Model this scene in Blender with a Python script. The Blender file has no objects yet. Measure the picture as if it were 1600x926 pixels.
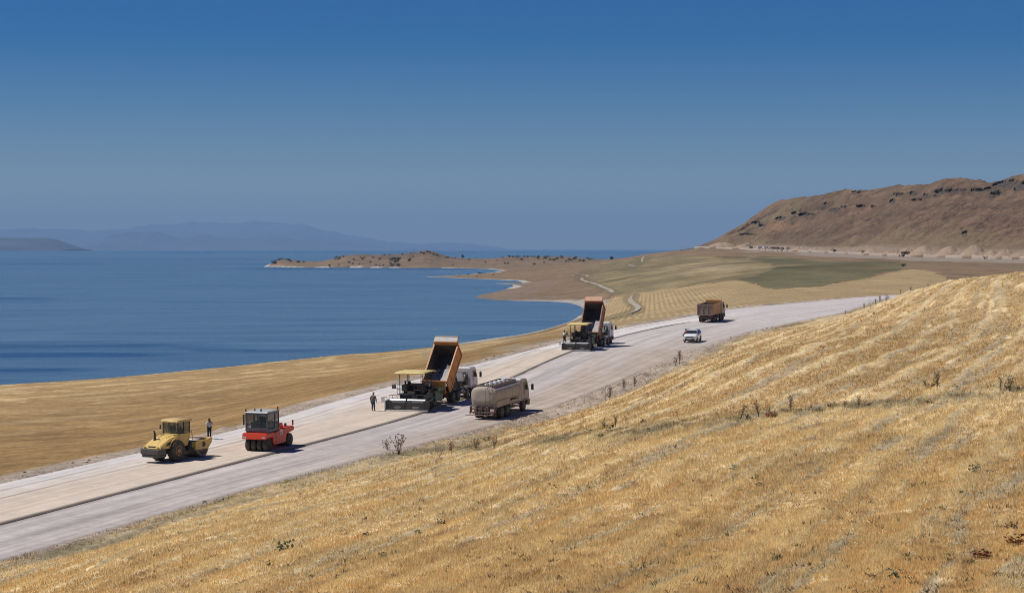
import bpy, bmesh, math, random
import numpy as np
from mathutils import Vector, Matrix

random.seed(7)
rng = np.random.default_rng(7)
R = math.radians
S = bpy.context.scene
COL = S.collection

# ------------------------------------------------------------------ camera
F = 3111.0          # focal length in pixels of the 1600 px wide photograph
VH = 389.0          # row of the horizon
LAKE = -30.0        # the eye is the origin, the lake lies 30 m below it
cam_d = bpy.data.cameras.new("camera")
cam = bpy.data.objects.new("camera", cam_d)
COL.objects.link(cam)
cam_d.sensor_width = 36.0
cam_d.lens = F / 1600.0 * 36.0
cam_d.shift_y = -(463.0 - VH) / 1600.0
cam_d.clip_start = 0.5
cam_d.clip_end = 400000.0
cam.location = (0, 0, 0)
cam.rotation_euler = (R(90), 0, 0)
S.camera = cam

# ------------------------------------------------------------------ light
SUN_EL = R(57)
SUN_TO = Vector((-1.0, 0.06, 0)).normalized()      # the sun stands to the left
W = bpy.data.worlds.new("World")
S.world = W
W.use_nodes = True
nt = W.node_tree
nt.nodes.clear()
sky = nt.nodes.new("ShaderNodeTexSky")
sky.sky_type = 'NISHITA'
sky.sun_disc = False
sky.sun_elevation = SUN_EL
sky.sun_rotation = math.atan2(SUN_TO.x, SUN_TO.y)
sky.altitude = 1900.0
sky.air_density = 1.0
sky.dust_density = 0.0
sky.ozone_density = 3.0
bg = nt.nodes.new("ShaderNodeBackground")
bg.inputs[1].default_value = 0.053
hsv = nt.nodes.new("ShaderNodeHueSaturation")
hsv.inputs['Saturation'].default_value = 1.85
hsv.inputs['Hue'].default_value = 0.519
out = nt.nodes.new("ShaderNodeOutputWorld")
nt.links.new(sky.outputs[0], hsv.inputs['Color'])
nt.links.new(hsv.outputs[0], bg.inputs[0])
nt.links.new(bg.outputs[0], out.inputs[0])
sl = bpy.data.lights.new("sun", 'SUN')
sl.energy = 4.4
sl.angle = R(0.53)
sl.color = (1.0, 0.965, 0.91)
so = bpy.data.objects.new("sun", sl)
COL.objects.link(so)
sd = Vector((SUN_TO.x * math.cos(SUN_EL), SUN_TO.y * math.cos(SUN_EL), math.sin(SUN_EL)))
so.rotation_euler = sd.to_track_quat('Z', 'Y').to_euler()
so.location = (-60, 0, 120)
S.view_settings.view_transform = 'Standard'
S.view_settings.look = 'None'
S.view_settings.gamma = 1.0
S.view_settings.use_curve_mapping = False
S.view_settings.exposure = 0.0
S.render.engine = 'CYCLES'
S.cycles.use_denoising = True
S.cycles.pixel_filter_type = 'BLACKMAN_HARRIS'
S.cycles.filter_width = 1.0
S.cycles.max_bounces = 5
S.cycles.volume_bounces = 0
S.cycles.use_adaptive_sampling = True
S.cycles.adaptive_threshold = 0.01

# ------------------------------------------------------------------ tags
def tag(o, label=None, cat=None, group=None, kind=None):
    if label: o['label'] = label
    if cat: o['category'] = cat
    if group: o['group'] = group
    if kind: o['kind'] = kind
    return o

# ------------------------------------------------------------------ materials
MATS = {}
def srgb(r, g, b):
    f = lambda c: (c / 255.0 / 12.92) if c / 255.0 <= 0.04045 else ((c / 255.0 + 0.055) / 1.055) ** 2.4
    return (f(r), f(g), f(b), 1.0)

def mat(name, col, rough=0.6, metal=0.0, var=0.25, vscale=3.0, dust=0.0, bump=0.0, alpha=None, coat=0.0):
    """painted or plain surface with uneven wear and a film of road dust"""
    if name in MATS: return MATS[name]
    m = bpy.data.materials.new(name); m.use_nodes = True
    t = m.node_tree; N = t.nodes; L = t.links
    b = N['Principled BSDF']
    b.inputs['Roughness'].default_value = rough
    b.inputs['Metallic'].default_value = metal
    if coat: b.inputs['Coat Weight'].default_value = coat
    tc = N.new('ShaderNodeTexCoord')
    n1 = N.new('ShaderNodeTexNoise'); n1.inputs['Scale'].default_value = vscale
    n1.inputs['Detail'].default_value = 6; n1.inputs['Roughness'].default_value = 0.65
    L.new(tc.outputs['Object'], n1.inputs['Vector'])
    r1 = N.new('ShaderNodeMapRange'); r1.inputs[1].default_value = 0.3; r1.inputs[2].default_value = 0.7
    r1.inputs[3].default_value = 1 - var; r1.inputs[4].default_value = 1 + var * 0.6
    L.new(n1.outputs[0], r1.inputs[0])
    mx = N.new('ShaderNodeMix'); mx.data_type = 'RGBA'; mx.blend_type = 'MULTIPLY'
    mx.inputs[0].default_value = 1.0
    mx.inputs[6].default_value = col
    L.new(r1.outputs[0], mx.inputs[7])
    last = mx.outputs[2]
    if dust > 0:
        n2 = N.new('ShaderNodeTexNoise'); n2.inputs['Scale'].default_value = vscale * 0.6
        n2.inputs['Detail'].default_value = 8; n2.inputs['Roughness'].default_value = 0.7
        L.new(tc.outputs['Object'], n2.inputs['Vector'])
        r2 = N.new('ShaderNodeMapRange'); r2.inputs[1].default_value = 0.35; r2.inputs[2].default_value = 0.7
        r2.inputs[3].default_value = dust * 0.35; r2.inputs[4].default_value = min(1.0, dust * 1.5)
        L.new(n2.outputs[0], r2.inputs[0])
        m2 = N.new('ShaderNodeMix'); m2.data_type = 'RGBA'
        m2.inputs[7].default_value = (0.40, 0.32, 0.235, 1)
        L.new(r2.outputs[0], m2.inputs[0]); L.new(last, m2.inputs[6])
        last = m2.outputs[2]
    L.new(last, b.inputs['Base Color'])
    if bump > 0:
        bp = N.new('ShaderNodeBump'); bp.inputs['Strength'].default_value = bump; bp.inputs['Distance'].default_value = 0.03
        L.new(n1.outputs[0], bp.inputs['Height']); L.new(bp.outputs[0], b.inputs['Normal'])
    MATS[name] = m
    return m

def ground_mat(name, fine=(2.0, 0.35), mid=(0.12, 0.25), bump=0.5, bdist=0.25, stretch=(1, 1, 1), rough=0.95, coarse=(0.02, .12)):
    """albedo comes from the mesh's own soil colour, broken up by noise in metres"""
    m = bpy.data.materials.new(name); m.use_nodes = True
    t = m.node_tree; N = t.nodes; L = t.links
    b = N['Principled BSDF']; b.inputs['Roughness'].default_value = rough
    b.inputs['Specular IOR Level'].default_value = 0.15
    at = N.new('ShaderNodeAttribute'); at.attribute_name = 'soil'
    tc = N.new('ShaderNodeTexCoord')
    mp = N.new('ShaderNodeMapping'); mp.inputs['Scale'].default_value = stretch
    L.new(tc.outputs['Object'], mp.inputs['Vector'])
    last = at.outputs['Color']; hs = []
    for (sc, am) in (fine, mid, coarse):
        n = N.new('ShaderNodeTexNoise'); n.inputs['Scale'].default_value = sc
        n.inputs['Detail'].default_value = 8; n.inputs['Roughness'].default_value = 0.78
        L.new(mp.outputs[0], n.inputs['Vector'])
        r = N.new('ShaderNodeMapRange'); r.inputs[1].default_value = 0.28; r.inputs[2].default_value = 0.72
        r.inputs[3].default_value = 1 - am; r.inputs[4].default_value = 1 + am
        L.new(n.outputs[0], r.inputs[0])
        mx = N.new('ShaderNodeMix'); mx.data_type = 'RGBA'; mx.blend_type = 'MULTIPLY'; mx.inputs[0].default_value = 1
        L.new(last, mx.inputs[6]); L.new(r.outputs[0], mx.inputs[7]); last = mx.outputs[2]; hs.append(n.outputs[0])
    L.new(last, b.inputs['Base Color'])
    bp = N.new('ShaderNodeBump'); bp.inputs['Strength'].default_value = bump; bp.inputs['Distance'].default_value = bdist
    L.new(hs[0], bp.inputs['Height']); L.new(bp.outputs[0], b.inputs['Normal'])
    return m

# ------------------------------------------------------------------ numeric helpers
def lerp(a, b, t): return a + (b - a) * t
def sstep(a, b, x):
    t = np.clip((x - a) / (b - a), 0, 1); return t * t * (3 - 2 * t)
_tab = np.random.default_rng(3).random(65536).astype(np.float64)
def _h(ix, iy): return _tab[((ix * 73856093) ^ (iy * 19349663)) & 65535]
def vnoise(x, y):
    x = np.asarray(x, float); y = np.asarray(y, float)
    ix = np.floor(x).astype(np.int64); iy = np.floor(y).astype(np.int64)
    fx = x - ix; fy = y - iy
    fx = fx * fx * fx * (fx * (fx * 6 - 15) + 10); fy = fy * fy * fy * (fy * (fy * 6 - 15) + 10)
    return (lerp(lerp(_h(ix, iy), _h(ix + 1, iy), fx), lerp(_h(ix, iy + 1), _h(ix + 1, iy + 1), fx), fy)) * 2 - 1
def fbm(x, y, o=4, g=0.5):
    s = 0; a = 1; n = 0
    for k in range(o):
        s = s + a * vnoise(x * 2 ** k + 17.3 * k, y * 2 ** k - 9.1 * k); n += a; a *= g
    return s / n
def ridged(x, y, o=4):
    s = 0; a = 1; n = 0
    for k in range(o):
        s = s + a * (1 - np.abs(vnoise(x * 2 ** k + 5.3 * k, y * 2 ** k + 3.1 * k))); n += a; a *= 0.5
    return s / n
def px(u, v, d): return ((u - 800.0) / F * d, d, -(v - VH) / F * d)   # a point of the place seen at (u, v), d metres ahead

def grid_mesh(name, X, Y, Z, material, soil=None, smooth=True, parent=None):
    nr, nc = X.shape
    me = bpy.data.meshes.new(name)
    n = nr * nc
    co = np.empty((n, 3), np.float32)
    co[:, 0] = X.ravel(); co[:, 1] = Y.ravel(); co[:, 2] = Z.ravel()
    idx = np.arange(n).reshape(nr, nc)
    q = np.stack([idx[:-1, :-1], idx[:-1, 1:], idx[1:, 1:], idx[1:, :-1]], -1).reshape(-1, 4)
    nf = len(q)
    me.vertices.add(n); me.vertices.foreach_set('co', co.ravel())
    me.loops.add(nf * 4); me.loops.foreach_set('vertex_index', q.ravel().astype(np.int32))
    me.polygons.add(nf); me.polygons.foreach_set('loop_start', np.arange(0, nf * 4, 4, dtype=np.int32))
    me.update(calc_edges=True)
    if smooth: me.polygons.foreach_set('use_smooth', np.ones(nf, bool))
    if soil is not None:
        ca = me.color_attributes.new('soil', 'FLOAT_COLOR', 'POINT')
        c4 = np.ones((n, 4), np.float32); c4[:, :3] = soil.reshape(-1, 3)
        ca.data.foreach_set('color', c4.ravel())
    me.materials.append(material)
    o = bpy.data.objects.new(name, me); COL.objects.link(o)
    if parent: o.parent = parent
    return o

def tri_mesh(name, V, Fc, material, soil=None, parent=None):
    me = bpy.data.meshes.new(name)
    V = np.asarray(V, np.float32); Fc = np.asarray(Fc, np.int32)
    me.vertices.add(len(V)); me.vertices.foreach_set('co', V.ravel())
    k = Fc.shape[1]
    me.loops.add(Fc.size); me.loops.foreach_set('vertex_index', Fc.ravel())
    me.polygons.add(len(Fc)); me.polygons.foreach_set('loop_start', np.arange(0, Fc.size, k, dtype=np.int32))
    me.update(calc_edges=True)
    if soil is not None:
        ca = me.color_attributes.new('soil', 'FLOAT_COLOR', 'POINT')
        c4 = np.ones((len(V), 4), np.float32); c4[:, :3] = soil
        ca.data.foreach_set('color', c4.ravel())
    me.materials.append(material)
    o = bpy.data.objects.new(name, me); COL.objects.link(o)
    if parent: o.parent = parent
    return o

# ------------------------------------------------------------------ the road, laid out in metres
# joint between the raised finished course (lake side) and the loose gravel side
J = [(-95., -70., -19.3), (-62., 30., -18.2), (-45.5, 80., -17.45), (-31.4, 122., -16.8), (-18.9, 158., -16.12), (-8.35, 187., -15.30),
     (3.85, 239., -13.60), (14.3, 279., -12.38), (28.5, 313., -11.23), (44.5, 346., -10.50), (65.5, 387., -10.15),
     (86., 427., -10.1), (112., 475., -10.6), (150., 540., -12.5), (200., 620., -15.5)]
def cspline(P, n):
    P = np.array(P, float); m = len(P)
    t = np.concatenate([[0], np.cumsum(np.linalg.norm(np.diff(P[:, :2], axis=0), axis=1))])
    # natural cubic through every column
    h = np.diff(t); A = np.zeros((m, m)); A[0, 0] = A[-1, -1] = 1
    B = np.zeros((m, P.shape[1]))
    for i in range(1, m - 1):
        A[i, i - 1] = h[i - 1]; A[i, i] = 2 * (h[i - 1] + h[i]); A[i, i + 1] = h[i]
        B[i] = 6 * ((P[i + 1] - P[i]) / h[i] - (P[i] - P[i - 1]) / h[i - 1])
    M = np.linalg.solve(A, B)
    s = np.linspace(0, t[-1], n); k = np.clip(np.searchsorted(t, s) - 1, 0, m - 2)
    a = (t[k + 1] - s)[:, None]; b = (s - t[k])[:, None]; hh = h[k][:, None]
    out = M[k] * a ** 3 / (6 * hh) + M[k + 1] * b ** 3 / (6 * hh) + (P[k] / hh - M[k] * hh / 6) * a + (P[k + 1] / hh - M[k + 1] * hh / 6) * b
    return s, out
NC = 900
RS, RC = cspline(J, NC)                      # stations and joint line
T = np.gradient(RC[:, :2], axis=0); T /= np.linalg.norm(T, axis=1)[:, None]
NR = np.stack([T[:, 1], -T[:, 0]], 1)        # to the right (uphill side)
def proj(P): return 800 + F * P[:, 0] / P[:, 1], VH - F * P[:, 2] / P[:, 1]
def edge_offset(poly, sign):
    """offset from the joint at which the road edge lies"""
    pu = np.array([p[0] for p in poly]); pv = np.array([p[1] for p in poly])
    res = np.full(NC, np.nan)
    for i in range(NC):
        if RC[i, 1] < 60: continue
        w = np.linspace(0.5, 30, 300)
        P = np.stack([RC[i, 0] + sign * NR[i, 0] * w, RC[i, 1] + sign * NR[i, 1] * w, np.full(300, RC[i, 2])], 1)
        u, v = proj(P)
        e = np.interp(u, pu, pv)
        ok = (u > pu[0]) & (u < pu[-1])
        past = (v - e) * sign > 0
        k = np.where(past & ok)[0]
        if len(k) and ok[0]: res[i] = w[k[0]]
    good = ~np.isnan(res)
    r = np.interp(RS, RS[good], res[good])
    kk = np.hanning(61); kk /= kk.sum()
    return np.convolve(np.pad(r, 30, mode='edge'), kk, 'valid')
far_edge = [(0, 755), (215, 707), (328, 684), (490, 634), (600, 605), (740, 570), (860, 539), (962, 514.5), (1084, 492.5), (1136, 482), (1259, 471), (1403, 458.5)]
near_edge = [(0, 874), (156, 828), (312, 784), (500, 731), (594, 709), (700, 682), (800, 655), (900, 622), (980, 590), (1060, 557), (1171, 517), (1320, 487), (1403, 458.5)]
WL = edge_offset(far_edge, -1)
WR = edge_offset(near_edge, 1)
print('WL', np.round(WL[::60], 1), 'WR', np.round(WR[::60], 1))

def road_coords(x, y):
    """station index and signed offset (right positive) of points near the road"""
    P = np.stack([x, y], 1)
    st = np.empty(len(P), int); off = np.empty(len(P))
    sub = RC[::3, :2]
    for a in range(0, len(P), 20000):
        q = P[a:a + 20000]
        d = ((q[:, None, :] - sub[None]) ** 2).sum(2)
        k = d.argmin(1) * 3
        st[a:a + 20000] = k
        off[a:a + 20000] = ((q - RC[k, :2]) * NR[k]).sum(1)
    return st, off

# ------------------------------------------------------------------ shore of the lake
SH = [(-900, 700), (-500, 655), (0, 603), (156, 593), (313, 578), (500, 559), (560, 553), (676, 541), (766, 528), (850, 517), (884, 505), (900, 496),
      (906, 487), (899, 477), (880, 472.5), (842, 470.5), (800, 470), (775, 469), (750, 466.5), (737, 464), (745, 461), (765, 457), (800, 447.5), (790, 444.2), (763, 442.6), (790, 441.8), (813, 442), (805, 438.3),
      (775, 437.0), (715, 434.4), (659, 432.3), (700, 430.6), (745, 427.5), (772, 425), (781, 422.3), (760, 420.0), (700, 418.7), (620, 418.6), (550, 418.2),
      (470, 418), (411, 416.8), (420, 413), (470, 411.5), (600, 410), (800, 409.5), (930, 409), (1000, 407.5), (1060, 405), (1110, 402)]
shore = []
for (u, v) in SH:
    d = -LAKE * F / (v - VH)
    shore.append(((u - 800) / F * d, d))
shore = np.array(shore)
tail = np.array([(1400, 9000), (6000, 12000), (6000, -400), (-700, -400)], float)
land = np.concatenate([shore, tail])
def in_poly(x, y, P):
    r = np.zeros(x.shape, bool); n = len(P); j = n - 1
    for i in range(n):
        xi, yi = P[i]; xj, yj = P[j]
        c = ((yi > y) != (yj > y)) & (x < (xj - xi) * (y - yi) / (yj - yi + 1e-12) + xi)
        r ^= c; j = i
    return r
def seg_dist(x, y, P):
    d = np.full(x.shape, 1e18)
    for i in range(len(P) - 1):
        ax, ay = P[i]; bx, by = P[i + 1]
        dx, dy = bx - ax, by - ay
        t = np.clip(((x - ax) * dx + (y - ay) * dy) / (dx * dx + dy * dy + 1e-9), 0, 1)
        d = np.minimum(d, (x - ax - t * dx) ** 2 + (y - ay - t * dy) ** 2)
    return np.sqrt(d)

# ------------------------------------------------------------------ height of the land
C = []   # (u, v, d) seen points
C += [(800, 926, 56), (1600, 926, 50), (1200, 926, 53), (400, 926, 70), (0, 926, 91), (1600, 800, 68), (1200, 800, 73), (800, 800, 85), (500, 800, 103), (250, 850, 95),
      (1600, 700, 92), (1200, 700, 100), (900, 700, 118), (1000, 668, 124), (1200, 650, 128), (1400, 625, 131), (1600, 600, 130),
      (1600, 540, 163), (1400, 540, 180), (1250, 540, 190), (1150, 560, 187), (1600, 480, 205), (1450, 480, 235), (1350, 500, 245),
      (1600, 428, 255), (1540, 434, 268), (1480, 441, 290), (1430, 452, 345), (1300, 505, 285)]
C += [(1700, 428, 235), (1900, 500, 150), (1900, 420, 200), (1900, 700, 80)]
C += [(1600, 432, 300), (1600, 432, 225), (1540, 440, 320), (1480, 447, 340), (1540, 438, 240)]
# beyond the crest
C += [(1600, 452, 420), (1500, 458, 430), (1700, 448, 430), (1900, 440, 400), (1600, 425, 800)]
C += [(940, 500, 500), (935, 490, 640), (1000, 491, 470), (1000, 468, 680), (1100, 472, 500), (1100, 440, 850), (1100, 420, 1250), (1100, 400, 2000), (1100, 392, 2600),
      (1250, 462, 490), (1250, 430, 800), (1250, 410, 1250), (1250, 399, 1900), (1400, 444, 600), (1430, 426, 760), (1480, 431, 700), (1400, 410, 1150), (1500, 418, 950), (1600, 407, 1600), (1600, 420, 1100),
      (860, 456, 1300), (885, 440, 1500), (900, 425, 2000), (855, 427, 2250), (900, 411, 2900), (950, 452, 1150), (950, 426, 1700), (960, 475, 780), (920, 492, 800),
      (974, 408, 2500), (1000, 401.5, 2600), (1045, 397.5, 2800), (1086, 388, 2950), (930, 407, 3000), (1177, 391, 2800), (1340, 398, 2350), (1470, 403, 2080), (1600, 405.5, 1860), (1900, 408, 1600), (2200, 420, 900),
      (1000, 403, 3600), (1100, 397, 3600), (1060, 405, 4800)]
# lake-side field
C += [(0, 700, 205), (0, 650, 290), (200, 640, 300), (200, 680, 220), (350, 640, 260), (400, 600, 370), (560, 590, 300), (700, 556, 400), (-400, 740, 190), (760, 545, 470), (860, 520, 620), (-800, 800, 150)]
PTS = [px(*c) for c in C]
for i in range(0, len(shore) - 8, 1):
    PTS.append((shore[i, 0], shore[i, 1], LAKE + 0.4))
for i in range(0, NC, 30):
    for w in (-WL[i] - 1.0, 0, WR[i] + 1.0):
        PTS.append((RC[i, 0] + NR[i, 0] * w, RC[i, 1] + NR[i, 1] * w, RC[i, 2] - 0.2))
PTS += [(0, 0, -7.5), (0, -100, -8), (120, 0, -2.5), (60, 30, -5), (-100, -50, -22), (-120, 100, -23), (0, 25, -8.2), (-35, 40, -14.5), (-200, 50, -27)]
PTS = np.array(PTS)
def warp(x, y):
    yy = y + 90.0
    d = np.sqrt(x * x + yy * yy)
    return np.stack([np.arctan2(x, yy) * 3.2, np.log(np.maximum(d, 20.0))], -1)
Q = warp(PTS[:, 0], PTS[:, 1])
def tpsk(r2): return 0.5 * r2 * np.log(r2 + 1e-12)
n = len(Q)
K = tpsk(((Q[:, None] - Q[None]) ** 2).sum(-1)) + np.eye(n) * 2e-4
Pm = np.concatenate([np.ones((n, 1)), Q], 1)
A = np.block([[K, Pm], [Pm.T, np.zeros((3, 3))]])
wts = np.linalg.solve(A, np.concatenate([PTS[:, 2], np.zeros(3)]))
def tps(x, y):
    res = np.empty(x.shape)
    for a in range(0, len(x), 40000):
        q = warp(x[a:a + 40000], y[a:a + 40000])
        k = tpsk(((q[:, None] - Q[None]) ** 2).sum(-1))
        res[a:a + 40000] = k @ wts[:n] + wts[n] + q @ wts[n + 1:]
    return res

PEN = np.array([(405, 416), (415, 412), (422, 409), (437, 404.8), (456, 406.5), (475, 409), (500, 408.5), (524, 404), (539, 399.5), (561, 397.3), (585, 399), (610, 399.3), (635, 396.5), (650, 394.3), (663, 392.3), (673, 394), (688, 399), (710, 402.3),
                (735, 403.6), (770, 403), (794, 402.2), (850, 401.0), (890, 402.5), (921, 404.5), (960, 406), (1000, 404)])
PEN_D = 3620.0
def height(x, y):
    """height of the ground, the signed shore distance, road station and offset"""
    x = x.ravel(); y = y.ravel()
    z = tps(x, y)
    ins = in_poly(x, y, land)
    sd = seg_dist(x, y, shore); sd = np.where(ins, sd, -sd)
    # the low rocky peninsula
    u = 800 + F * x / np.maximum(y, 50)
    zt = -(np.interp(u, PEN[:, 0], PEN[:, 1]) - VH) / F * PEN_D
    t = np.clip((y - 3150) / (4400 - 3150), 0, 1)
    prof = np.interp(t, [0, .06, .2, .38, .5, .8, 1], [0, .16, .55, 1.0, .92, .35, 0])
    rock = fbm(x / 45, y / 45, 5) * 4.2 * np.clip((zt + 22) / 10, 0.12, 1)
    zp = LAKE + 0.8 + (zt - LAKE - 0.8) * prof + rock * prof
    k = sstep(2950, 3200, y) * (1 - sstep(930, 1010, u)) * (y < 5200)
    z = z * (1 - k) + zp * k
    amp = sstep(250, 900, np.sqrt(x * x + y * y))
    z = z + amp * (fbm(x / 120, y / 120, 4) * 1.0 + fbm(x / 18, y / 18, 3) * 0.18)
    z = np.maximum(z, LAKE + 0.2)
    # lake side bank and the lake bed
    bank = np.where((y < 560), 2.5, np.where(y < 900, 10.0, 26.0))
    ramp = np.clip(sd / bank, 0, 1)
    z = np.where(sd > 0, LAKE - 0.1 + (z - LAKE + 0.1) * (ramp ** 0.7), LAKE - 0.1 + np.maximum(sd * 0.08, -4))
    # road formation
    st = np.zeros(len(x), int); off = np.full(len(x), 1e3)
    m = (x > -140) & (x < 240) & (y > -80) & (y < 640)
    if m.any():
        s_, o_ = road_coords(x[m], y[m]); st[m] = s_; off[m] = o_
        wl = WL[s_]; wr = WR[s_]
        dist = np.maximum(-o_ - wl, o_ - wr)
        rz = RC[s_, 2] - 0.32
        w = 1 - sstep(0.3, 7.0, dist)
        zz = z[m]
        lip = 0.30 * np.exp(-((dist - 1.4) / 0.7) ** 2) * (fbm(x[m] / 2.5, y[m] / 2.5, 3) * .8 + .35) * (dist > 0.1)
        z[m] = zz * (1 - w) + rz * w + lip + np.where((dist > -.6) & (dist < 0.6), 0.0, 0) + np.where(dist > 0.0, 0.26 * np.exp(-((dist) / 2.2) ** 2), 0)
    # straw lying in windrows on the near field
    near = (off > 0) & (y < 330)
    return z, sd, st, off
# ------------------------------------------------------------------ soil colours (linear albedo)
c_ = lambda r, g, b: np.array([r, g, b])
STRAW = c_(.545, .395, .205); STRAW_PALE = c_(.74, .58, .34); STUB = c_(.41, .275, .130); SOIL = c_(.27, .215, .155)
BROWN = c_(.205, .140, .082); OLIVE = c_(.175, .140, .074); GREEN = c_(.118, .108, .056); GOLD = c_(.29, .180, .072)
BEACH = c_(.46, .42, .37); DIRT = c_(.43, .345, .265); ROCK = c_(.22, .175, .145)

REG = {  # regions of the middle distance, outlined as they are seen
 'strawmid': [(925, 520), (945, 478), (960, 462), (990, 458), (1060, 449), (1145, 438), (1165, 440), (1205, 452), (1280, 447), (1350, 435), (1400, 424), (1425, 421), (1460, 424), (1490, 440), (1470, 460), (1403, 470), (1200, 500), (1000, 530), (925, 530)],
 'green': [(1145, 437), (1200, 432), (1225, 418), (1175, 408), (1140, 402), (1200, 401), (1300, 408), (1400, 409), (1420, 416), (1405, 422), (1350, 435), (1280, 447), (1210, 452), (1165, 439)],
 'olive': [(925, 412), (990, 405), (1060, 398), (1140, 402), (1225, 418), (1205, 430), (1145, 437), (1060, 447), (985, 458), (955, 455), (925, 432)],
 'palefield': [(1030, 420), (1080, 409), (1150, 411), (1205, 418), (1150, 428), (1060, 433)],
 'talus': [(1100, 386), (1180, 389), (1340, 396), (1600, 402), (1700, 405), (1700, 412), (1600, 411), (1480, 409), (1400, 406), (1300, 402), (1240, 397), (1180, 393)],
}
TRACKS = {'a': [(1010, 400, 0), (985, 417), (955, 420), (925, 424), (907, 430), (906, 434), (920, 441), (945, 450), (965, 460)],
          'b': [(989, 461), (984, 466), (986, 472), (992, 477), (998, 482), (994, 486), (975, 492), (950, 499)]}
def soil_colour(x, y, z, sd, st, off):
    n = len(x)
    yy = np.maximum(y, 30)
    u = 800 + F * x / yy; v = VH - F * z / yy
    c = np.tile(BROWN, (n, 1)).astype(float)
    def put(col, k): 
        nonlocal c
        c = c * (1 - k[:, None]) + np.asarray(col) * k[:, None]
    nz = fbm(x / 150, y / 150, 4); n2 = fbm(x / 30 + 9, y / 30, 4); n3 = fbm(x / 7, y / 7 + 4, 4)
    jit = 3.0 * fbm(x / 60, y / 60 + 30, 3)
    uu = u + jit * 4 + 40 * fbm(x / 40, y / 110, 4); vv = v + jit * .5 + 3.2 * fbm(x / 30 + 7, y / 90, 4)
    far = (y > 400)
    put(BROWN * c_(1.2, 1.15, 1.15), np.clip(nz * .9 + .35, 0, 1) * far)
    put(c_(.105, .080, .052), np.clip(fbm(x / 14 + 20, y / 14, 4) * 2.4 - .35, 0, .65) * far)
    put(c_(.25, .185, .115), np.clip(fbm(x / 22 + 50, y / 22, 4) * 2.4 - .45, 0, .6) * far)
    put(GREEN * 1.1, np.clip(n2 * 1.2 - .45, 0, .5) * far * (y < 3000))
    put(c_(.235, .165, .097), sstep(.1, .5, fbm(x / 260 + 3, y / 260, 3)) * .6 * far)
    for nm, col, a in (('olive', OLIVE * 1.22, 1), ('palefield', c_(.265, .208, .12), .75), ('green', GREEN, .92), ('talus', c_(.29, .235, .185), .9)):
        P = np.array(REG[nm], float)
        k = (in_poly(uu, vv, P) & (y > 450)).astype(float) * a
        if nm in ('olive', 'green', 'palefield'):
            col = (col + c_(.06, .03, .012) * np.clip(fbm(x / 22 + 3, y / 80, 4) * 2, 0, 1)[:, None]) * (1 + .55 * fbm(x / 25, y / 70, 4)[:, None]) * (1 + .16 * np.sin((x * .94 + y * .34) / 1.3 + 3 * nz)[:, None] * np.clip(n2 * 2 + .4, 0, 1)[:, None])
        put(col, k)
    k = (in_poly(u + 10 * n3, v + 1.2 * n2, np.array(REG['strawmid'], float)) & (y > 330) & (y < 1100)).astype(float)
    str_ = np.sin((x - y * .07) / .22 + 1.6 * fbm(x / 60, y / 600, 2)) * (0.6 + .5 * fbm(x / 9, y / 60, 2))
    put(STRAW * .66 * (1 + .25 * str_[:, None] + .14 * n2[:, None] + .16 * n3[:, None]), k)
    # general straw apron on both sides of the road out to its far end
    put(STRAW * .66 * (1 + .25 * n3[:, None]), ((off < 0) & (y < 460) & (u > 880)).astype(float) * (1 - k))
    # lake side field: golden stubble
    lk = (off < 0) & (u < 930) & (y < 900) & (sd > 0)
    rr = np.sin(sd / 2.6 + 2.2 * fbm(x / 25, y / 25, 3)) * np.clip(fbm(x / 30 + 5, y / 30, 3) * 1.6 + .2, 0, 1)
    near_shore = 1 - sstep(30, 150, sd)
    lc = GOLD * (1 + .22 * n3[:, None] + .14 * n2[:, None])
    n4 = fbm(x / 1.6, y / 2.6, 3); lc = lc * (1 + .26 * n4[:, None]); rr = rr + np.clip(fbm(x / 4 + 9, y / 7, 3) * 3 - .6, 0, 1.2) * near_shore
    pale = np.clip(rr, 0, 1) * (0.15 + .75 * near_shore) + near_shore * .35 + np.clip(n2 - .3, 0, 1) * .9
    lc = lc * (1 - pale[:, None] * .65) + STRAW * 1.12 * pale[:, None] * .65
    c = np.where(lk[:, None], lc, c)
    bk = lk & (u > 660) & (v < 560)
    put(c_(.30, .25, .17), bk * np.clip(n3 * 1.5 + .1, 0, .7))
    # uphill field (off > 0)
    m = (off > 0) & (y < 620) & (off < 900)
    if m.any():
        xs, ys, o = x[m], y[m], off[m] - WR[st[m]]
        crossm = seg_dist(u[m], v[m] * 2.2, MARG * np.array([1, 2.2]))
        above = v[m] < np.interp(u[m], MARG[:, 0], MARG[:, 1])
        wind = windrow(xs, ys, o)
        a3 = n3[m][:, None]; a2 = n2[m][:, None]
        rowj = fbm(o / .95 + .3 * fbm(xs / 8, ys / 8, 2), st[m] / 75., 4)[:, None]      # long streaks along the drilling direction
        base_up = STUB * 1.12 * (1 + .2 * a3) * (1 - .0) + (STRAW - STUB) * np.clip(.05 + a2 * .6 + sstep(30, 100, o)[:, None] * .45, 0, 1)
        base_lo = STRAW * 1.12 * (1 + .16 * a3) + (c_(.36, .285, .185) - STRAW) * np.clip(rowj * 2.2 - .25, 0, .45) + (STRAW_PALE - STRAW) * np.clip(-rowj * 1.6 + a2 * .6, 0, .6) + (STUB * 1.2 - STRAW) * np.clip(a3 * 1.6 - .35, 0, .45)
        b = np.where(above[:, None], base_up, base_lo)
        hp = straw_heaps(st[m], o)[:, None]
        b = b * (1 - hp * .8) + STRAW_PALE * 1.05 * hp * .8
        fleck = np.clip(fbm(xs / .9, ys / 1.4, 3) * 3 - 1.25, 0, .6)[:, None]; b = b * (1 - fleck) + c_(.27, .15, .07) * fleck
        w = wind[:, None] * np.where(above, .95, .6)[:, None]
        b = b * (1 - w) + STRAW_PALE * w
        soilp = bare_patch(st[m], o)[:, None] * .75
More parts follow.
